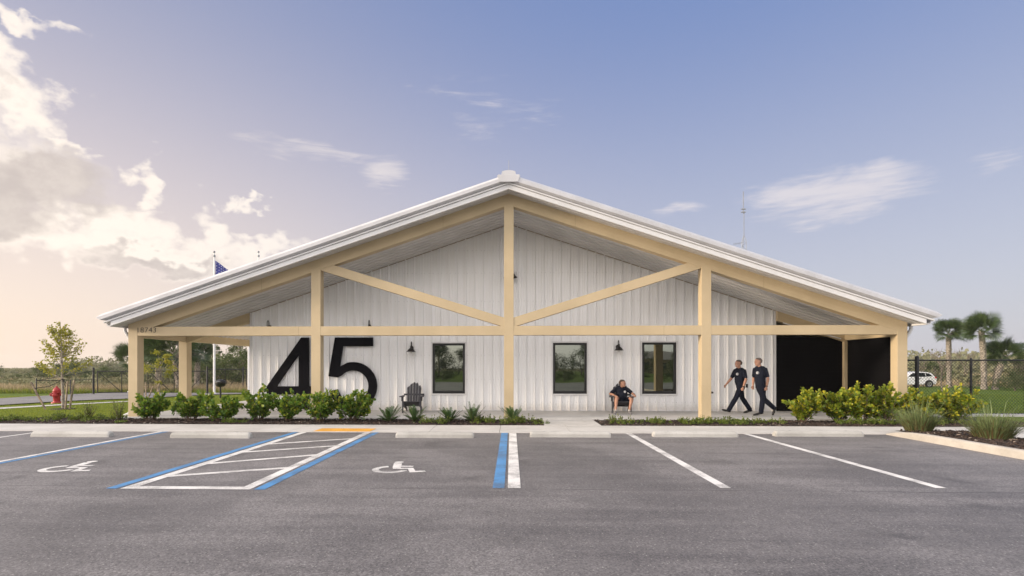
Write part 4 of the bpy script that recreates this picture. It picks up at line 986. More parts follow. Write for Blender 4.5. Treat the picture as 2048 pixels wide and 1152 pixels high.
def cycad(label, px, pyb, ptop, pw, seed, Y=15.0):
    r = random.Random(seed); b = on_y(px, pyb, Y); h = on_y(px, ptop, Y).z - .015; w = on_y(px + pw/2, pyb, Y).x - on_y(px - pw/2, pyb, Y).x
    t = thing('cycad', label, 'cycad', (b.x, Y, .015), 0, 'low cycads under the windows')
    mb = MB(); stm = MB()
    for i in range(34):
        a = r.random() * 6.283; el = r.uniform(.25, 1.35); L = (h / max(.5, math.sin(el)) if el > .8 else w * .55) * r.uniform(.8, 1.05)
        d = Vector((math.cos(a) * math.cos(el), math.sin(a) * math.cos(el), math.sin(el))); droop = r.uniform(.1, .35)
        pts = [d * L * q + Vector((0, 0, -droop * L * q * q * .6)) for q in (0, .2, .4, .6, .8, 1)]
        stm.tube(pts, [.005, .005, .004, .004, .003, .002], 4); tn = min(1, max(0, r.gauss(.45, .2)))
        for j in range(4, 22):
            q = j / 22 * 5; i0 = min(4, int(q)); p = lerp(pts[i0], pts[i0+1], q - i0); ax = (pts[i0+1] - pts[i0]).normalized(); sd = ax.cross(Vector((0, 0, 1))); sd = sd.normalized() if sd.length > .01 else Vector((1, 0, 0))
            for sg in (-1, 1):
                dd = (sd * sg + ax * .8 + Vector((0, 0, .25))).normalized(); ln = .085 * (1 - abs(j - 12) / 18); e = p + dd * ln; wv = ax * .008
                mb.add([p - wv, p + wv, e + wv * .6, e - wv * .6], [(0, 1, 2, 3)], tn)
    stm.build('stalks', 'twig', t); mb.build('fronds', 'cycad', t, smooth=False)
for i, a in enumerate(((778, 841, 808, 54, 'dark green cycad next to the bowl of the giant figure five'), (829, 841, 805, 54, 'dark green cycad in front of the empty chair'), (900, 841, 812, 50, 'low cycad below the window by the empty chair'),
                       (946, 841, 801, 60, 'largest cycad, tall and bushy, beside the king post'), (1026, 840, 809, 42, 'small cycad at the foot of the king post'))): cycad(a[4], *a[:4], 300 + i)
def small_clump(mb, st, c, rad, h, n, r, lw=(.026, .045)):
    for _ in range(max(3, int(n / 9))):
        a = r.random() * 6.283; q = math.sqrt(r.random()); top = c + Vector((math.cos(a) * rad * q, math.sin(a) * rad * q, h * r.uniform(.35, 1) * (1 - .5 * q * q)))
        b0 = c + Vector((math.cos(a) * rad * q * .5, math.sin(a) * rad * q * .5, 0)); st.tube([b0, top], [.004, .002], 3)
        for k in range(9):
            p = lerp(b0, top, r.uniform(.3, 1)); d = (rvec(r) + Vector((0, 0, .5))).normalized(); leaf(mb, p, d, rvec(r) + Vector((0, 0, 1)), r.uniform(*lw), r.uniform(*lw) * .7, min(1, max(0, r.gauss(.5, .22))))
def cover(name_px, y0, y1, hrange, seed, dens=1.0, label=''):
    r = random.Random(seed); mb, st = MB(), MB()
    a, b = on_y(name_px[0], 840, 15).x, on_y(name_px[1], 840, 15).x
    n = int((b - a) * 12 * dens)
    for _ in range(n):
        c = Vector((r.uniform(a, b), r.uniform(y0, y1), .012)); small_clump(mb, st, c, r.uniform(.1, .24), r.uniform(*hrange), r.randint(60, 130), r)
    o = mb.build('ground_cover', 'cover', kind='stuff', smooth=False); st.build('stems', 'twig', o, kind='stuff')
    if label: o['label'] = label
cover((852, 892), 14.45, 14.9, (.16, .3), 1, 2.0, 'bright green low ground cover below the first window')
cover((950, 1088), 14.45, 15.3, (.1, .3), 2, 1.5, 'trailing green ground cover beside the walkway')
cover((1212, 1330), 14.5, 15.2, (.1, .3), 3, 1.3, 'trailing green ground cover right of the walkway')
cover((1332, 1560), 14.5, 15.3, (.1, .26), 4, 1.2, 'trailing green ground cover in front of the walking men')
cover((1670, 1780), 14.5, 15.0, (.12, .3), 5, 1.3, 'trailing ground cover before the yellow-green shrubs')
cover((1850, 1960), 14.5, 15.3, (.12, .25), 6, 1.0, 'trailing ground cover by the chain-link fence')
cover((-60, 30), 14.6, 15.7, (.12, .25), 7, 1.0, 'ground cover along the lawn edge')
cover((40, 215), 14.6, 15.9, (.1, .3), 8, 1.3, 'yellowish ground cover in front of the staked sapling')
cover((460, 500), 14.5, 14.8, (.1, .2), 9, 1.0, 'ground cover tuft in the mulch')
cover((255, 275), 14.5, 14.7, (.06, .12), 10, 1.0)
# thin weedy plants
def weed(label, px, ptop, pw, Y, seed):
    r = random.Random(seed); b = on_y(px, 840, Y); h = on_y(px, ptop, Y).z; w = on_y(px + pw/2, 840, Y).x - on_y(px - pw/2, 840, Y).x
    t = thing('weedy_shrub', label, 'shrub', (b.x, Y, .01)); mb, st = MB(), MB()
    for _ in range(26):
        a = r.random() * 6.283; top = Vector((math.cos(a) * w * .5 * r.random(), math.sin(a) * w * .4 * r.random(), h * r.uniform(.4, 1))); st.tube([(0, 0, -.02), top * .5 + rvec(r) * .03, top], [.006, .004, .002], 4)
        for k in range(26):
            d = (rvec(r) + Vector((0, 0, .3))).normalized(); leaf(mb, top * r.uniform(.25, 1) + rvec(r) * .04, d, rvec(r), r.uniform(.02, .04), r.uniform(.012, .022), min(1, max(0, r.gauss(.55, .25))))
    st.build('stems', 'twig', t); mb.build('foliage', 'cover', t, smooth=False)
weed('sparse reddish twiggy shrub beside the downspout', 238, 796, 46, 15.3, 51)
weed('sparse twiggy shrub standing in the lawn edge by the staked sapling', 178, 800, 40, 15.5, 52)
# ornamental grasses on the island
def tuft(label, px, pyb, ptop, pw, seed):
    r = random.Random(seed); b = on_z(px, pyb, .1); Y = b.y; h = on_y(px, ptop, Y).z - .1; w = on_y(px + pw/2, pyb, Y).x - on_y(px - pw/2, pyb, Y).x
    t = thing('ornamental_grass', label, 'grass', (b.x, Y, .095), 0, 'ornamental grasses on the island'); mb = MB()
    for _ in range(1500):
        a = r.random() * 6.283; q = math.sqrt(r.random()); base = Vector((math.cos(a) * w * .24 * q, math.sin(a) * w * .24 * q, 0))
        hh = h * (r.uniform(.25, .62) if r.random() > .07 else r.uniform(.6, 1.0)); out = Vector((math.cos(a), math.sin(a), 0)) * w * .5 * q * r.uniform(.3, 1.0) + Vector((r.gauss(0, .05), r.gauss(0, .05), 0))
        sd = Vector((-math.sin(a + r.uniform(-1, 1)), math.cos(a), 0)).normalized() * .0045
        p1, p2, p3 = base + out * .25 + Vector((0, 0, hh * .45)), base + out * .6 + Vector((0, 0, hh * .82)), base + out * 1.15 + Vector((0, 0, hh * r.uniform(.85, 1.05)))
        dead = r.random() < .42; tn = r.uniform(0, .2) if dead else min(1, max(.3, r.gauss(.65, .15)))
        if dead: p2, p3 = lerp(base, p2, .6), lerp(base, p3, .62)
        mb.add([base - sd, base + sd, p1 + sd, p1 - sd, p2 + sd * .8, p2 - sd * .8, p3], [(0, 1, 2, 3), (3, 2, 4, 5), (5, 4, 6)], tn)
    mb.build('blades', 'muhly', t, smooth=False)
tuft('clump of ornamental grass at the tip of the planted island', 1837, 862, 785, 92, 61)
tuft('larger browning clump of ornamental grass on the planted island', 1985, 877, 790, 118, 62)
# ------------------------------------------------------------------ lawn blades, field grasses
def blades(mb, n, rnd, place, hr, wr, tint, lean=.35, zoff=0.0):
    for _ in range(n):
        x, y = place(); z = gz(x, y) + zoff; h = rnd.uniform(*hr); a = rnd.random() * 6.283; w = rnd.uniform(*wr)
        dx, dy = rnd.gauss(0, lean) * h, rnd.gauss(0, lean) * h; ca, sa = math.cos(a) * w, math.sin(a) * w
        mb.add([(x - ca, y - sa, z), (x + ca, y + sa, z), (x + dx, y + dy, z + h)], [(0, 1, 2)], min(1, max(0, rnd.gauss(*tint))))
rnd = random.Random(77)
def in_road(x, y):
    c, s = math.cos(TH), math.sin(TH); d = -x * s + y * c; px = CX + F * (x * c + y * s) / d; py = CY + F * (HC - gz(x, y)) / d
    def at(poly):
        for (a, b), (c_, e) in zip(poly, poly[1:]):
            if a <= px <= c_: return b + (e - b) * (px - a) / (c_ - a)
        return None
    t, b = at([(-900, 842), (-400, 822), (0, 798.5), (187, 788), (430, 784.5), (700, 783)]), at([(-900, 865), (-400, 839), (0, 812), (187, 801.5), (290, 798), (430, 790.5), (700, 786)])
    if t and t - .5 < py < b + .5: return True
    t, b = at([(-500, 841), (0, 816), (250, 803), (300, 801)]), at([(-500, 845), (0, 819), (250, 804.6), (300, 802.5)])
    return bool(t and t - .3 < py < b + .3)
def pl_left():
    while True:
        x, y = rnd.uniform(-27, -12.1), 15.9 + (rnd.random() ** 1.6) * 15
        if not in_road(x, y): return x, y
mb = MB(); blades(mb, 60000, rnd, pl_left, (.03, .075), (.004, .008), (.5, .25)); mb.build('lawn_grass', 'grass', kind='stuff', smooth=False)
mb = MB(); blades(mb, 45000, rnd, lambda: (12.2 + rnd.random() * 22, 17.9 + (rnd.random() ** 1.5) * 26), (.03, .08), (.005, .01), (.42, .22)); mb.build('lawn_grass', 'grass', kind='stuff', smooth=False)
# tall dry grass beyond the left fence and the right field
def pl_dry():
    while True:
        px = rnd.uniform(-250, 520); d = 37 + rnd.random() ** 1.7 * 60; x = (px - CX) / F * d - d * .03; return x, d
mb = MB(); blades(mb, 42000, rnd, pl_dry, (.3, .85), (.012, .03), (.6, .3), .18, -.05); mb.build('tall_dry_grass', 'dry', kind='stuff', smooth=False)
def pl_dry_r():
    px = rnd.uniform(1780, 2300); d = 62 + rnd.random() ** 1.3 * 90; return (px - CX) / F * d - d * .03, d
mb = MB(); blades(mb, 16000, rnd, pl_dry_r, (.4, 1.0), (.02, .05), (.6, .3), .18, -.05); mb.build('tall_dry_grass', 'dry', kind='stuff', smooth=False)
def pl_weed():
    px = rnd.uniform(-250, 520); d = 36.5 + rnd.random() ** 2 * 3; return (px - CX) / F * d - d * .03, d
mb = MB(); blades(mb, 9000, rnd, pl_weed, (.15, .5), (.012, .03), (.4, .25), .25, -.05); mb.build('roadside_weeds', 'grass', kind='stuff', smooth=False)

# ------------------------------------------------------------------ trees
def tree_mesh(h, cr, trunk_h, n_clump, n_leaf, lsz, seed, r0=.12, spread=1.0, flat=.75, top_bias=0.0, gap=.33):
    r = random.Random(seed); tk, cw = MB(), MB()
    tp = [Vector((0, 0, -.1))]; n = 6
    for i in range(1, n): tp.append(Vector((r.gauss(0, .035) * h * i / n, r.gauss(0, .035) * h * i / n, h * .82 * i / (n - 1))))
    tk.tube(tp, [r0 * (1 - .8 * i / (n - 1)) * (1.35 if i == 0 else 1) for i in range(n)], 8)
    for i in range(n_clump):
        v = rvec(r); v = Vector((v.x * cr, v.y * cr, (v.z * .5 + .5 + top_bias * .2))) ; zz = trunk_h + (h - trunk_h) * min(.97, max(.03, v.z)) ; sh = (1 - .55 * abs((zz - trunk_h) / (h - trunk_h) - .42) ** 1.4 * 1.6)
        rr_ = math.sqrt(r.random()) * .4 + .6
        c = Vector((v.x * sh * rr_ * spread, v.y * sh * rr_ * spread, zz))
        q = min(4.5, max(.8, (c.z - .25 * h) / (.82 * h) * 5)); i0 = int(q); s0 = lerp(tp[min(i0, 5)], tp[min(i0 + 1, 5)], q - i0)
        if s0.z > c.z - .05: s0 = s0 * 1.0; s0.z = max(trunk_h * .6, c.z - .25 * cr)
        tk.tube([s0, lerp(s0, c, .55) + Vector((0, 0, .06 * cr)), c], [r0 * .33, r0 * .2, r0 * .06], 5)
        cs = cr * r.uniform(.2, gap); base_t = r.gauss(.45, .16)
        for _ in range(n_leaf):
            p = c + Vector((r.gauss(0, .5), r.gauss(0, .5), r.gauss(0, .5) * flat)) * cs; d = rvec(r); nn = rvec(r)
            leaf(cw, p, d, nn, lsz * r.uniform(.7, 1.3), lsz * .6 * r.uniform(.7, 1.2), min(1, max(0, base_t + r.gauss(0, .14))), .1)
    return tk, cw
def tree(name, label, cat, loc, spec, leafm='tree', barkm='bark', group=None, rz=0, scale=1.0):
    t = thing(name, label, cat, loc, rz, group, scale); tk, cw = tree_mesh(*spec)
    tk.build('trunk', barkm, t); cw.build('crown', leafm, t, smooth=False); return t
# staked saplings
sp = on_g(126, 819)
sap = thing('sapling', 'young tree with yellow-green leaves tied to wooden stakes beside the hydrant', 'tree', sp, 0)
r = random.Random(9); tk, cw = MB(), MB(); Hs = on_y(126, 638, sp.y).z - sp.z
tkp = [Vector((0, 0, -.05)), Vector((0, 0, .6)), Vector((-.03, 0, 1.1)), Vector((-.04, 0, 1.7)), Vector((-.06, 0, 2.4)), Vector((-.1, 0, Hs * .97))]
tk.tube(tkp, [.05, .045, .04, .028, .016, .006], 8)
for i in range(44):
    q = r.uniform(.33, .97); s0 = lerp(tkp[2], tkp[5], (q - .33) / .67); a = r.random() * 6.283; L = (1.12 * (1 - (q - .33) / .67) ** .75 + .18) * r.uniform(.6, 1.0)
    d = Vector((math.cos(a), math.sin(a), r.uniform(.7, 1.3))).normalized() if q > .45 else Vector((math.cos(a), math.sin(a), r.uniform(.5, .9))).normalized()
    e = s0 + d * L; m_ = lerp(s0, e, .5) + Vector((0, 0, -.04)); tk.tube([s0, m_, e], [.012, .008, .003], 5)
    dens = 1.35 if math.cos(a) < 0 or q > .75 else .75
    for k in range(int(50 * L * dens)):
        p = lerp(m_, e, r.uniform(-.3, 1.05)) + rvec(r) * .07; leaf(cw, p, (rvec(r) + Vector((0, 0, .2))), rvec(r), r.uniform(.055, .1), r.uniform(.035, .06), min(1, max(0, r.gauss(.5, .22))))
    if r.random() < .6:
        e2 = m_ + (d + rvec(r) * .7).normalized() * L * .45; tk.tube([m_, e2], [.006, .002], 4)
        for k in range(int(26 * L * dens)): p = lerp(m_, e2, r.uniform(.3, 1.05)) + rvec(r) * .06; leaf(cw, p, rvec(r), rvec(r), r.uniform(.05, .09), r.uniform(.03, .055), min(1, max(0, r.gauss(.55, .22))))
tk.build('trunk', 'pale_bark', sap); cw.build('crown', 'sapling', sap, smooth=False)
for (xb, yb_, xt, zt) in ((-.5, -.12, -1.07, 1.02), (.21, -.15, .35, 1.05), (.32, -.1, .55, 1.1)):
    so = MB().beam((sp.x + xb, sp.y + yb_, -.1), (sp.x + xt, sp.y + yb_ - .05, zt), .05, .05).build('wooden_stake', 'stake', bevel=.004)
    tag(so, {-.5: 'long wooden stake leaning away from the sapling towards the road', .21: 'darker wooden stake between the sapling and the other upright stake', .32: 'wooden stake leaning outwards on the porch side of the sapling'}[xb], 'stake', 'stakes around the sapling')
    tie_ = MB(); a = Vector((lerp((xb, 0, 0), (xt, 0, 0), .75).x, yb_ - .03, zt * .78)); tie_.tube([a, lerp(a, (0, 0, 1.05), .5) + Vector((0, 0, -.06)), Vector((0, 0, 1.12))], .012, 5); tie_.build('tie_strap', 'rubber', sap)
MB().tube([(.05 * math.cos(R(a)), .05 * math.sin(R(a)), 1.1 + .002 * k) for k, a in enumerate(range(0, 380, 40))], .016, 6).build('tie_strap', 'rubber', sap)
MB().lathe([(.42, -.02), (.38, .035), (.2, .05), (.05, .06)], (0, 0, 0), 20).build('mulch_ring', 'mulch', sap)
# second sapling behind the corner column
s2 = on_g(318, 797); sap2 = tree('sapling', 'small yellow-green sapling with leaning stakes behind the corner column', 'tree', s2, (on_y(310, 700, s2.y).z - s2.z, .62, .75, 13, 110, .075, 31, .035, 1.0, .6, 0, .45), 'sapling', 'pale_bark')
for (pa, pb_) in (((300, 796), (299, 764)), ((303, 797), (314, 772)), ((318, 799), (327, 766))):
    a = on_g(*pa); b = on_y(pb_[0], pb_[1], a.y); MB().beam((a.x - s2.x, a.y - s2.y - .3, -.05), (b.x - s2.x, a.y - s2.y - .3, b.z - s2.z), .05, .05).build('stake', 'stake', sap2)
# sabal palms
def frond_mesh(seed, L=1.0):
    r = random.Random(seed); mb = MB()
    pet = [Vector((0, 0, 0)), Vector((0, .45 * L, .16 * L)), Vector((0, .92 * L, .2 * L))]; w = .018
    for i in range(2):
        a, b = pet[i], pet[i+1]; mb.add([a + Vector((-w, 0, 0)), a + Vector((w, 0, 0)), b + Vector((w * .7, 0, 0)), b + Vector((-w * .7, 0, 0))], [(0, 1, 2, 3)], .7)
    for k in range(26):
        an = R(-118 + 236 * k / 25); ln = .95 * L * (1 - .25 * abs(an) / 2.1) * r.uniform(.88, 1.05)
        d = Vector((math.sin(an), math.cos(an) * .9, .12 * math.cos(an) + .1)); d.normalize(); p0 = pet[2] - Vector((0, .1 * L * abs(an) / 2, 0)); wd = .032 * L
        m1_ = p0 + d * ln * .55; sd = d.cross(Vector((0, 0, 1))).normalized() * wd; e = p0 + d * ln + Vector((0, 0, -r.uniform(.02, .24) * ln)); tn = min(1, max(0, r.gauss(.45, .14)))
        mb.add([p0, m1_ + sd, m1_ - sd, e], [(0, 1, 2), (2, 1, 3)], tn)
    return mb
FR = []
for k in range(4):
    fm = frond_mesh(400 + k); me = bpy.data.meshes.new('frond'); me.from_pydata(fm.v, [], fm.f); me.materials.append(M['palm'])
    at = me.attributes.new('tint', 'FLOAT', 'FACE'); at.data.foreach_set('value', fm.t); me.update(); FR.append(me)
def palm(label, loc, h, tr, L, n, seed, lean=(0, 0), group=None, boots=True):
    r = random.Random(seed); t = thing('palm_tree', label, 'palm', loc, 0, group)
    tk = MB(); pts = [Vector((lean[0] * q * q, lean[1] * q * q, -.2 + (h + .2) * q)) for q in lin(0, 1, 9)]
    tk.tube(pts, [tr * (1.45 if i == 0 else 1.12 if i == 1 else 1 + .05 * r.uniform(-1, 1)) for i in range(9)], 12); tko = tk.build('trunk', 'palm_bark', t)
    if boots:
        bt = MB(); z = h * .3; k = 0
        while z < h * .99:
            for j in range(7):
                a = j * .8976 + (k % 2) * .449 + r.uniform(-.1, .1); q = z / h; c = Vector((lean[0] * q * q, lean[1] * q * q, z)); o = Vector((math.cos(a), math.sin(a), 0)); sd = Vector((-o.y, o.x, 0))
                b0 = c + o * tr * .95; L0 = tr * r.uniform(.7, 1.1)
                bt.add([b0 - sd * tr * .3, b0 + sd * tr * .3, b0 + o * tr * .38 + sd * tr * .13 + Vector((0, 0, L0)), b0 + o * tr * .38 - sd * tr * .13 + Vector((0, 0, L0)), b0 + Vector((0, 0, L0 * .5))], [(0, 1, 2, 3), (0, 3, 4), (1, 4, 2), (3, 2, 4)])
            z += tr * .75; k += 1
        bt.build('leaf_bases', 'boot', tko, smooth=False)
    top = pts[-1]
    for k in range(n):
        f = obj('frond', FR[k % 4], t); el = R(r.uniform(-50, 70)) if k % 3 else R(r.uniform(10, 85)); s_ = L * r.uniform(.8, 1.1)
        f.location = top + Vector((0, 0, r.uniform(-.15, .2))); f.rotation_euler = Euler((el, r.uniform(-1.1, 1.1), r.random() * 6.283), 'YXZ'); f.scale = (s_,) * 3
    return t
def place_palm(label, px, pyb, pc, L, n, seed, px_top=None, group='sabal palms', tr=.2, Y=None):
    b = on_g(px, pyb) if Y is None else Vector((on_y(px, 700, Y).x, Y, gz(0, Y))); c = on_y(px_top or px, pc, b.y)
    return palm(label, b, c.z - b.z, tr, L, n, seed, (c.x - b.x, 0), group)
PR = 'sabal palms beyond the chain-link fence'
place_palm('straight sabal palm closest to the fire station roof', 1898, 775, 668, 1.02, 42, 11, 1897, PR, .2)
place_palm('tallest sabal palm with yellowing fronds and leaning fence stakes', 1968, 779, 664, 1.12, 46, 12, 1963, PR, .21)
place_palm('short sabal palm with leaning trunk, lowest of the trio', 1990, 779, 712, 1.15, 44, 13, 2012, PR, .23)
PL = 'sabal palms seen under the porch roof'
place_palm('large sabal palm with thick drooping crown behind the sapling', 360, 786, 705, 1.35, 44, 14, 348, PL, .27)
place_palm('sabal palm mostly hidden behind the address column', 268, 783, 722, 1.0, 30, 15, 262, PL, .2)
place_palm('dark sabal palm behind the large one, trunk hidden', 318, 783, 712, 1.2, 34, 16, 312, PL, .2)
place_palm('sabal palm partly hidden by the second corner column', 394, 783, 712, 1.05, 30, 17, 396, PL, .2)
# broadleaf background trees (shared meshes)
T0 = tree('tree', 'open-crowned slender tree seen beside the flagpole', 'tree', on_y(430, 780, 62) * 1, (8.2, 1.5, 4.3, 22, 120, .17, 21, .12, 1.0, .7, 0, .42), group='trees beyond the gate')
b = T0.location; b.z = -.6; T0.location = b; 
sh = on_y(430, 690, 62).z + .6; T0.scale = (sh / 8.2,) * 3
T1 = tree('tree', 'slender tree next to the white wall corner', 'tree', (on_y(482, 700, 66).x, 66, -.6), (6.8, 1.5, 1.6, 24, 120, .17, 22, .11, 1.0, .8, 0, .4), group='trees beyond the gate')
BUSH = tree('bush', 'rounded green bush behind the gate next to the flagpole', 'bush', (on_y(452, 750, 52).x, 52, -.6), (3.2, 1.9, .35, 26, 150, .13, 23, .07, 1.0, .8, 0, .42), 'tree', group='bushes beyond the gate')
blist = [(405, 50, 1.0, 'green bush behind the gate between column and flagpole'), (478, 55, 1.15, 'leafy bush behind the gate by the wall corner'), (250, 52, 1.0, 'bush beyond the gate left of the address column'), (215, 58, .8, 'bush beyond the gate post'), (385, 56, .9, 'bush behind the second corner column'),
         (335, 50, .85, 'bush at the foot of the large palm'), (290, 54, .9, 'bush beyond the gate behind the sapling'), (150, 66, .8, 'low bush in the dry field behind the staked sapling'), (30, 56, .75, 'bush in the dry field beyond the road'), (75, 75, .8, 'far bush in the dry field left of the staked sapling'),
         (-30, 70, .9, 'bush at the edge of the dry field'), (185, 80, .9, 'far bush near the gate post'), (110, 95, 1.0, 'far bush behind the fire hydrant'), (1870, 68, .8, 'bush behind the white car'), (2030, 50, .75, 'bush beneath the short palm'), (2075, 54, 1.0, 'bush beside the short palm')]
for i, (px, Y, s_, l) in enumerate(blist):
    dup(BUSH, l, (on_y(px, 750, Y).x, Y, -.6), i * 1.7, (s_ * (1 + .2 * math.sin(i)), s_, s_ * (.8 + .3 * math.sin(i * 2.1))))
for i, (px, Y, pt, l) in enumerate(((300, 70, 690, 'taller tree behind the palms'), (508, 70, 705, 'slender tree touching the wall corner'), (418, 76, 712, 'slim far tree between column and flagpole'))):
    zt = on_y(px, pt, Y).z + .6; dup(T1 if i != 2 else T0, l, (on_y(px, 700, Y).x, Y, -.6), i * 2.2, zt / (6.8 if i != 2 else 8.2))
# bare trees on the right
def bare(label, px, Y, pt, seed):
    r = random.Random(seed); h = on_y(px, pt, Y).z + .6; t = thing('bare_tree', label, 'tree', (on_y(px, 700, Y).x, Y, -.6), 0, 'leafless trees by the palms'); mb = MB()
    def br(p, d, L, rad, lev):
        e = p + d * L; mb.tube([p, lerp(p, e, .5) + rvec(r) * L * .05, e], [rad, rad * .8, rad * .55], 5)
        if lev < 4:
            for k in range(3 if lev else 5): br(lerp(p, e, r.uniform(.45, 1)), (d + rvec(r) * .55 + Vector((0, 0, .25))).normalized(), L * r.uniform(.5, .75), rad * .55, lev + 1)
    br(Vector((0, 0, 0)), Vector((0, 0, 1)), h * .42, .07, 0); mb.build('branches', 'bark', t)
bare('leafless tree beside the straight palm', 1884, 48, 676, 1); bare('leafless tree between the palm and the station', 1846, 60, 694, 2); bare('leafless tree between the two tall palms', 1930, 66, 690, 3); bare('leafless shrub behind the short palm', 2040, 55, 700, 4)
# far wood along the horizon
def wood(a0, a1, dist, hr, n, seed, lsz, name='distant_wood', leafm='far'):
    r = random.Random(seed); mb = MB()
    for i in range(n):
        a = R(a0 + (a1 - a0) * (i + r.random()) / n); d = dist * r.uniform(.85, 1.2); c = Vector((math.sin(a) * d, math.cos(a) * d, -.7)); h = r.uniform(*hr); wd = h * r.uniform(.5, 1.1)
        tn = r.gauss(.5, .18)
        for k in range(130):
            v = rvec(r); q = r.random() ** .4; p = c + Vector((v.x * wd * q, v.y * wd * q, h * (.5 + .5 * v.z * q))); leaf(mb, p, rvec(r), rvec(r), lsz * r.uniform(.6, 1.3), lsz * r.uniform(.5, 1), min(1, max(0, tn + r.gauss(0, .1))))
    mb.build(name, leafm, kind='stuff', smooth=False)
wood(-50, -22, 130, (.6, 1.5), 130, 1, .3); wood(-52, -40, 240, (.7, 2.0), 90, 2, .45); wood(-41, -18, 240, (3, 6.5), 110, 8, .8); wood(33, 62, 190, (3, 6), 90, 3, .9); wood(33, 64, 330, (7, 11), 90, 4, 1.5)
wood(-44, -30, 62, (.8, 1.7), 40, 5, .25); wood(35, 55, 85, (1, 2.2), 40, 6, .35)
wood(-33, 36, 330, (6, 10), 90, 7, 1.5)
# trees and a house across the street, behind the camera (they show in the window glass)
for i, (X, Y, s_) in enumerate(((-14, -58, 1.35), (-10, -62, 1.2), (-18, -60, 1.3), (-6.5, -64, 1.0), (-25, -66, 1.4), (14, -70, 1.25), (17, -66, 1.0), (9, -72, 1.1), (24, -60, 1.2), (33, -64, 1.3), (-36, -62, 1.5), (44, -66, 1.5), (3, -70, .8))):
    dup(BUSH, 'dense tree across the street that shows in the window glass', (X, Y, -.1), i * 1.3, (s_ * 1.3, s_ * 1.3, s_ * 1.2))['group'] = 'trees across the street'
for i in range(16): dup(BUSH, 'low hedge bush across the street that shows in the window glass', (-34 + i * 4.4 + math.sin(i * 3.1), -25 - 2 * math.sin(i * 1.9), -.1), i * 2.1, (.85, .7, .42 + .1 * math.sin(i * 2.7)))['group'] = 'hedge bushes across the street'
for i, (X, Y) in enumerate(((13, -52), (16.5, -54), (-12, -50))): palm('palm across the street that shows in the window glass', (X, Y, -.05), 4.2, .2, 1.2, 24, 70 + i, (0, 0), 'palms across the street', False)
hs = thing('house', 'long cream house with hipped roof across the street', 'house', (34, -92, 0))
MB().box((-14, -4, -.1), (14, 4, 3.2)).build('wall', 'house', hs); MB().add([(-15, -5, 3.2), (15, -5, 3.2), (15, 5, 3.2), (-15, 5, 3.2), (-10, 0, 5.4), (10, 0, 5.4)], [(0, 1, 5, 4), (1, 2, 5), (2, 3, 4, 5), (3, 0, 4), (3, 2, 1, 0)]).build('roof', 'house_roof', hs)
for k in range(6): MB().box((-12 + k * 4.2, 3.98, .9), (-10.2 + k * 4.2, 4.06, 2.4)).build('window', 'house_window', hs)

# ------------------------------------------------------------------ fences and gates
def mesh_rect(a, b, z0, z1, pitch, rad, name, parent, n=3):   # chain link: crossing wires between a and b (xy), heights z0..z1
    a, b = Vector((a[0], a[1])), Vector((b[0], b[1])); L = (b - a).length; u = (b - a) / L; h = z1 - z0; mb = MB()
    k = -h
    while k < L:
        for sg in (1, -1):
            s0, s1 = max(0, k), min(L, k + h)
            if s1 - s0 < .01: continue
            h0, h1 = s0 - k, s1 - k
            if sg < 0: h0, h1 = h - h0, h - h1
            P = lambda s_, q: (a.x + u.x * s_, a.y + u.y * s_ + (.004 * sg), z0 + q); mb.tube([P(s0, h0), P(s1, h1)], rad, n, cap=False)
        k += pitch
    mb.smooth = False
    return mb.build(name, 'black', parent, kind='stuff')
fr = thing('chain_link_fence', 'black chain-link fence running from the end column past the palms', 'fence', (0, 0, 0))
FY = 17.55; X0 = BX + 11.95
xp1, xp2 = on_y(1834, 780, FY).x, on_y(1942, 780, FY).x
zr_ = on_y(1900, 720.5, FY).z
for i, xx in enumerate((xp1, xp2, xp2 + (xp2 - xp1), xp2 + 2 * (xp2 - xp1), xp2 + 4, xp2 + 6)):
    rad = .055 if i == 0 else .034; top = zr_ + (.1 if i == 0 else .03)
    MB().lathe([(rad, 0.02), (rad, top), (rad * .9, top + .02), (rad * .3, top + .045)], (xx, FY, 0), 12).build('post', 'black', fr)
MB().tube([(X0, FY, zr_), (24, FY, zr_)], .024, 8).build('top_rail', 'black', fr)
MB().tube([(X0, FY, .09), (24, FY, .09)], .006, 6).build('tension_wire', 'black', fr)
mesh_rect((X0, FY - .03), (22, FY - .03), .07, zr_, .1, .0046, 'wire_mesh', fr)
# left: low fence, sliding gates
YG = None
g0 = on_g(187, 787.5); g1 = on_g(500, 786.0)
def gate(pxa, pxb, ptop, pbot, diag, label, group='black chain-link gates'):
    a = on_g(pxa, pbot); b = on_g(pxb, pbot); za, zt = a.z + .06, on_y(pxa, ptop, a.y).z; zb, ztb = b.z + .06, on_y(pxb, ptop, b.y).z
    t = thing('gate', label, 'gate', (0, 0, 0), 0, group); W = .032
    A0, A1, B0, B1 = Vector((a.x, a.y, za)), Vector((a.x, a.y, zt)), Vector((b.x, b.y, zb)), Vector((b.x, b.y, ztb))
    f = MB(); f.tube([A0, A1], W, 8); f.tube([B0, B1], W, 8); f.tube([A1, B1], W, 8); f.tube([A0, B0], W, 8); f.build('gate_frame', 'black', t)
    n = len(diag)
    for k, (q0, q1, up) in enumerate(diag):
        P0, P1 = (lerp(A0, B0, q0), lerp(A1, B1, q1)) if up else (lerp(A1, B1, q0), lerp(A0, B0, q1)); MB().tube([P0, P1], W * .7, 6).build('brace', 'black', t)
        if k: MB().tube([lerp(A0, B0, q0), lerp(A1, B1, q0)], W * .8, 6).build('stile', 'black', t)
    mesh_rect((a.x, a.y - .03), (b.x, b.y - .03), min(za, zb), zt, .16, .005, 'wire_mesh', t)
    return A0, A1
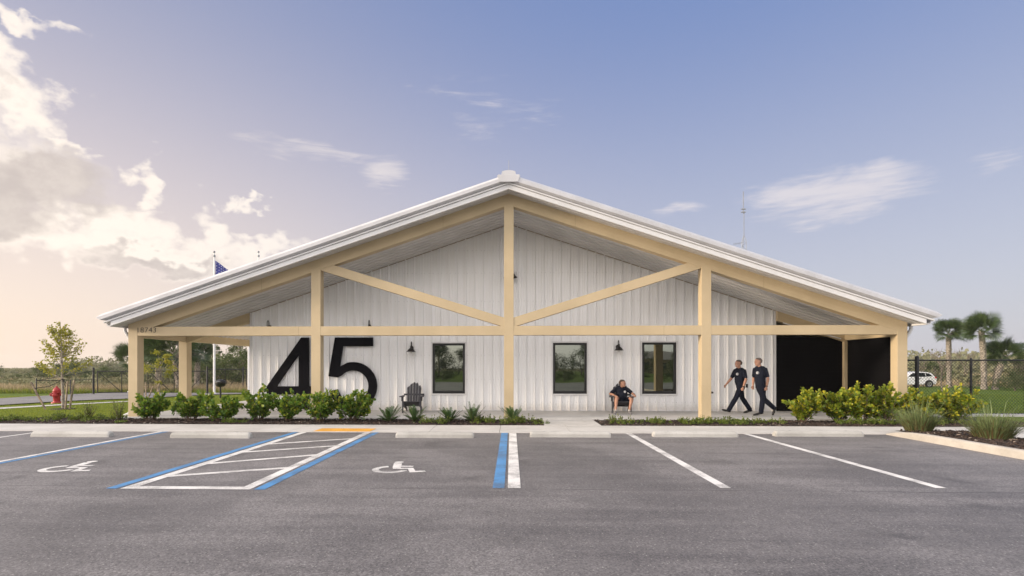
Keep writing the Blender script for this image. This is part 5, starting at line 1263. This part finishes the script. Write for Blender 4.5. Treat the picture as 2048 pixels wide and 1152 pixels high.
gate(195, 413, 742.5, 786.5, [(0, .22, False), (.22, .44, False), (.46, .68, False), (.7, .82, False), (.82, 1, True)], 'long sliding black chain-link gate with diagonal braces behind the columns')
gate(415, 493, 738.5, 786, [(0, .45, True), (.45, .9, True)], 'shorter black chain-link gate with diagonal braces behind the flagpole')
lf = thing('chain_link_fence', 'low black chain-link fence behind the hydrant and staked sapling', 'fence', (0, 0, 0))
for (px, pt, pb_, rad) in ((72.5, 757, 791, .03), (187, 736, 789, .06), (414.5, 734, 788, .06), (486, 734, 786, .05), (493.5, 738, 786, .045), (141, 760, 790, .03)):
    a = on_g(px, pb_); MB().lathe([(rad, -.1), (rad, on_y(px, pt, a.y).z - a.z), (rad * .4, on_y(px, pt, a.y).z - a.z + .03)], a, 10).build('post', 'black', lf)
a, b = on_g(72.5, 791), on_g(187, 789); za, zb = on_y(72.5, 761, a.y).z, on_y(187, 759.5, b.y).z
MB().tube([(a.x, a.y, za), (b.x, b.y, zb)], .02, 6).build('top_rail', 'black', lf)
MB().tube([(a.x, a.y, za), (b.x, b.y, on_y(187, 742, b.y).z)], .018, 6).build('slope_rail', 'black', lf)
mesh_rect((a.x, a.y), (b.x, b.y), min(a.z, b.z) + .05, min(za, zb), .16, .0035, 'wire_mesh', lf)
# ------------------------------------------------------------------ fire hydrant
hp = on_g(113.5, 807); hh = on_y(113.5, 772, hp.y).z - hp.z; s_ = hh / .78
hy = thing('fire_hydrant', 'red fire hydrant on the grass by the road', 'hydrant', hp, R(20), None, s_)
MB().lathe([(.2, -.05), (.2, .05), (.185, .07), (.14, .075), (.135, .1)], n=20).build('base_flange', 'hydrant', hy)
MB().lathe([(.132, .1), (.13, .46), (.14, .47), (.165, .48), (.165, .52), (.14, .53)], n=20).build('barrel', 'hydrant', hy)
MB().lathe([(.14, .53), (.15, .55), (.14, .6), (.115, .66), (.075, .7), (.045, .715), (.045, .73), (.03, .735), (.03, .78), (.02, .785)], n=20).build('bonnet', 'hydrant', hy)
for sx in (-1, 1): MB().lathe([(.06, .1), (.06, .17), (.075, .17), (.075, .22), (.055, .235), (.025, .24), (.02, .265)], (0, 0, .4), 14, axis='X', flip=sx).build('nozzle_cap', 'hydrant', hy)
MB().lathe([(.075, .1), (.075, .17), (.095, .17), (.095, .22), (.065, .24), (.025, .245), (.02, .27)], (0, 0, .37), 14, axis='Y', flip=-1).build('pumper_cap', 'hydrant', hy)
# ------------------------------------------------------------------ flagpoles, flag
def flagpole(px, pyb, ptop, label, Y=None, top=True, px_t=None):
    b = on_g(px, pyb) if Y is None else Vector((on_y(px, 700, Y).x, Y, gz(0, Y)))
    h = on_y(px_t or px, ptop, b.y).z - b.z; t = thing('flagpole', label, 'flagpole', b, 0, 'white flagpoles')
    MB().tube([(0, 0, -.1), (0, 0, h * .5), (0, 0, h)], [.075, .065, .04], 12).build('pole', 'pole', t)
    if top:
        MB().lathe([(.03, h - .28), (.075, h - .27), (.075, h - .14), (.03, h - .13)], n=10).build('truck', 'galv', t); MB().lathe([(.005, h - .02), (.05, h + .01), (.075, h + .07), (.05, h + .13), (.005, h + .15)], n=12).build('finial', 'galv', t)
    MB().lathe([(.16, -.05), (.16, .04), (.1, .08)], n=16).build('base_collar', 'pole', t)
    return b, h
b1, h1 = flagpole(428.5, 788, 506, 'white flagpole with the blue flag, beyond the porch')
flagpole(517, 788, 506, 'bare white flagpole showing only its top above the roof', Y=b1.y + 2)
flagpole(497.5, 787, 560, 'white pole standing right beside the wall corner', top=False)
fl = MB(); nx, nz = 14, 10; zt = on_y(430, 521, b1.y).z; vs = []
for i in range(nx + 1):
    for j in range(nz + 1):
        u, v = i / nx, j / nz; xx = b1.x + .06 + u * 1.5 * (.62 + .1 * v); droop = u * (.75 - .35 * v)
        vs.append((xx, b1.y + .1 * math.sin(u * 8 + v * 3) * (.3 + u) + u * .5, zt - v * 1.0 - droop))
fl.add(vs, [(i*(nz+1)+j, i*(nz+1)+j+1, (i+1)*(nz+1)+j+1, (i+1)*(nz+1)+j) for i in range(nx) for j in range(nz)]); fl.smooth = True
fo = fl.build('flag', 'flag'); tag(fo, 'dark blue flag with white stars hanging from the flagpole', 'flag'); sm_ = fo.modifiers.new('thickness', 'SOLIDIFY'); sm_.thickness = .004
st = MB()
for i in range(1, nx - 1, 2):
    for j in range(1, nz, 2):
        c = Vector(vs[i*(nz+1)+j]) + Vector((0, -.02, 0)); st.add([c + Vector((.035 * (1 if k % 2 == 0 else .45) * math.sin(R(36 * k)), 0, .035 * (1 if k % 2 == 0 else .45) * math.cos(R(36 * k)))) for k in range(10)], [tuple(range(10))])
st.build('stars', 'pole', fo)
# ------------------------------------------------------------------ radio mast behind the roof
YM = 50.0; mp = on_y(1488, 700, YM); tz = on_y(1486, 383, YM).z + .6
ms = thing('radio_mast', 'slim lattice radio mast with whip antenna rising behind the roof', 'mast', (mp.x, YM, -.6)); ht_ = on_y(1488, 470, YM).z + .6
lg = MB(); w = .2
for sx, sy in ((-1, 0), (1, 0), (0, 1)): lg.tube([(sx * w, sy * w, 0), (sx * w, sy * w, ht_ - .6), (0, 0, ht_)], .025, 5)
lg.build('legs', 'galv', ms); br_ = MB(); z = 8.0
while z < ht_ - .6:
    br_.tube([(-w, 0, z), (w, 0, z + .3)], .012, 4); br_.tube([(w, 0, z + .3), (0, w, z + .15)], .012, 4); br_.tube([(w, 0, z + .3), (-w, 0, z + .6)], .012, 4); z += .6
br_.build('lacing', 'galv', ms); MB().tube([(0, 0, ht_ - .1), (0, 0, on_y(1486, 425, YM).z + .6)], .03, 6).build('pole', 'galv', ms)
MB().tube([(-.06, 0, on_y(1486, 427, YM).z + .6), (-.06, 0, tz)], .035, 6).build('whip_antenna', 'galv', ms)
for zz in (on_y(1486, 419, YM).z + .6, on_y(1486, 425, YM).z + .6): MB().box((-.25, -.06, zz), (.15, .06, zz + .08)).build('clamp', 'galv', ms)
yg = on_y(1488, 485, YM).z + .6; MB().tube([(0, 0, yg), (-.95, 0, yg - .15)], .018, 5).build('yagi_boom', 'galv', ms)
for k in range(6): MB().tube([(-.25 - k * .14, 0, yg - .04 - k * .022 - .12), (-.25 - k * .14, 0, yg - .04 - k * .022 + .12)], .012, 4).build('yagi_element', 'galv', ms)
# ------------------------------------------------------------------ white car behind the fence
YCAR = 58.0; cb = on_y(1860, 772, YCAR)
car = thing('parked_car', 'white sport utility car parked behind the fence beside the end column', 'car', (cb.x - 2.15, YCAR, gz(0, YCAR) - .0))
side = [(-2.15, .35), (-2.15, .8), (-1.95, .98), (-1.0, 1.08), (-.35, 1.55), (.2, 1.66), (1.2, 1.63), (1.75, 1.5), (2.05, 1.1), (2.17, .95), (2.17, .5), (2.05, .32), (1.8, .3), (-1.9, .28)]
def taper(z): return .9 - .22 * max(0, (z - .95) / .7)
mb = MB(); n = len(side)
vs = [(x, -taper(z), z) for x, z in side] + [(x, taper(z), z) for x, z in side]
mb.add(vs, [tuple(range(n)), tuple(reversed(range(n, 2*n)))] + [(i, n+i, n+(i+1) % n, (i+1) % n) for i in range(n)]); mb.build('body', 'car', car, bevel=.05)
def cg(poly, name='side_window'):
    for sg in (-1, 1):
        vs = [(x, sg * (taper(z) + .012), z) for x, z in poly] + [(x, sg * (taper(z) - .03), z) for x, z in poly]; k = len(poly)
        MB().add(vs, [tuple(range(k)) if sg < 0 else tuple(reversed(range(k)))] + [(i, k+i, k+(i+1) % k, (i+1) % k) for i in range(k)]).build(name, 'car_glass', car)
cg([(-.75, 1.12), (-.22, 1.5), (.3, 1.55), (.3, 1.12)]); cg([(.38, 1.12), (.38, 1.55), (1.05, 1.53), (1.05, 1.12)]); cg([(1.13, 1.14), (1.13, 1.52), (1.45, 1.47), (1.75, 1.18)])
MB().add([(1.78, -.62, 1.47), (1.78, .62, 1.47), (2.07, .72, 1.1), (2.07, -.72, 1.1), (1.7, -.62, 1.4), (1.7, .62, 1.4), (1.99, .72, 1.05), (1.99, -.72, 1.05)], [(0, 1, 2, 3), (4, 7, 6, 5), (0, 3, 7, 4), (1, 5, 6, 2)]).build('rear_window', 'car_glass', car)
for sg in (-1, 1):
    MB().box((2.0, sg * .8 - .1, .95), (2.18, sg * .8 + .1, 1.12)).build('tail_lamp', 'tail', car, bevel=.02); MB().box((.35, sg * .905 - .01, .92), (.52, sg * .905 + .02, .96)).build('door_handle', 'black', car)
    MB().box((-2.17, sg * .65 - .18, .7), (-2.02, sg * .65 + .18, .84)).build('headlight', 'bulb', car, bevel=.02)
    for xw in (-1.35, 1.35):
        arch = MB().lathe([(.42, -.02), (.42, .03), (.3, .035)], (xw, sg * .9, .36), 22, axis='Y', flip=sg).build('wheel_arch', 'tyre', car)
        ty = MB().lathe([(.2, -.12), (.33, -.12), (.36, -.08), (.36, .08), (.33, .12), (.22, .12)], (xw, sg * .86, .36), 24, axis='Y', flip=sg).build('wheel', 'tyre', car)
        rm = MB().lathe([(.23, .1), (.235, .13), (.2, .125), (.06, .11), (.05, .14)], (xw, sg * .86, .36), 20, axis='Y', flip=sg)
        for k in range(5): a = 2 * math.pi * k / 5; rm.beam((xw + .04 * math.cos(a), sg * .995, .36 + .04 * math.sin(a)), (xw + .21 * math.cos(a), sg * .995, .36 + .21 * math.sin(a)), .05, .03)
        rm.build('rim', 'rim', ty)
# ------------------------------------------------------------------ pedestal grill by the porch
gp = on_g(441, 797); gh = on_y(441, 775, gp.y).z
gr = thing('pedestal_grill', 'black pedestal charcoal grill on the grass next to the flagpole', 'grill', gp)
MB().tube([(0, 0, -.05), (0, 0, .62)], .045, 8).build('post', 'black', gr)
MB().lathe([(.03, .58), (.16, .6), (.23, .68), (.25, .78), (.235, .78)], n=16).build('firebox', 'black', gr)
MB().lathe([(.25, .785), (.235, .86), (.17, .93), (.06, .97), (.02, .97), (.02, 1.0)], n=16).build('lid', 'black', gr)
MB().tube([(-.12, -.2, .85), (-.12, -.28, .87), (.12, -.28, .87), (.12, -.2, .85)], .012, 6).build('handle', 'galv', gr)

# ------------------------------------------------------------------ warm evening haze over the fields
hm = bpy.data.materials.new('haze'); hm.use_nodes = True
hm.node_tree.nodes.remove(hm.node_tree.nodes['Principled BSDF'])
pv = hm.node_tree.nodes.new('ShaderNodeVolumePrincipled'); pv.inputs['Color'].default_value = (1, .97, .92, 1); pv.inputs['Density'].default_value = .0003; pv.inputs['Anisotropy'].default_value = .3
hm.node_tree.links.new(pv.outputs[0], hm.node_tree.nodes['Material Output'].inputs['Volume'])
MB().box((-805, -405, -2), (805, 805, 19)).build('haze', hm, kind='stuff')
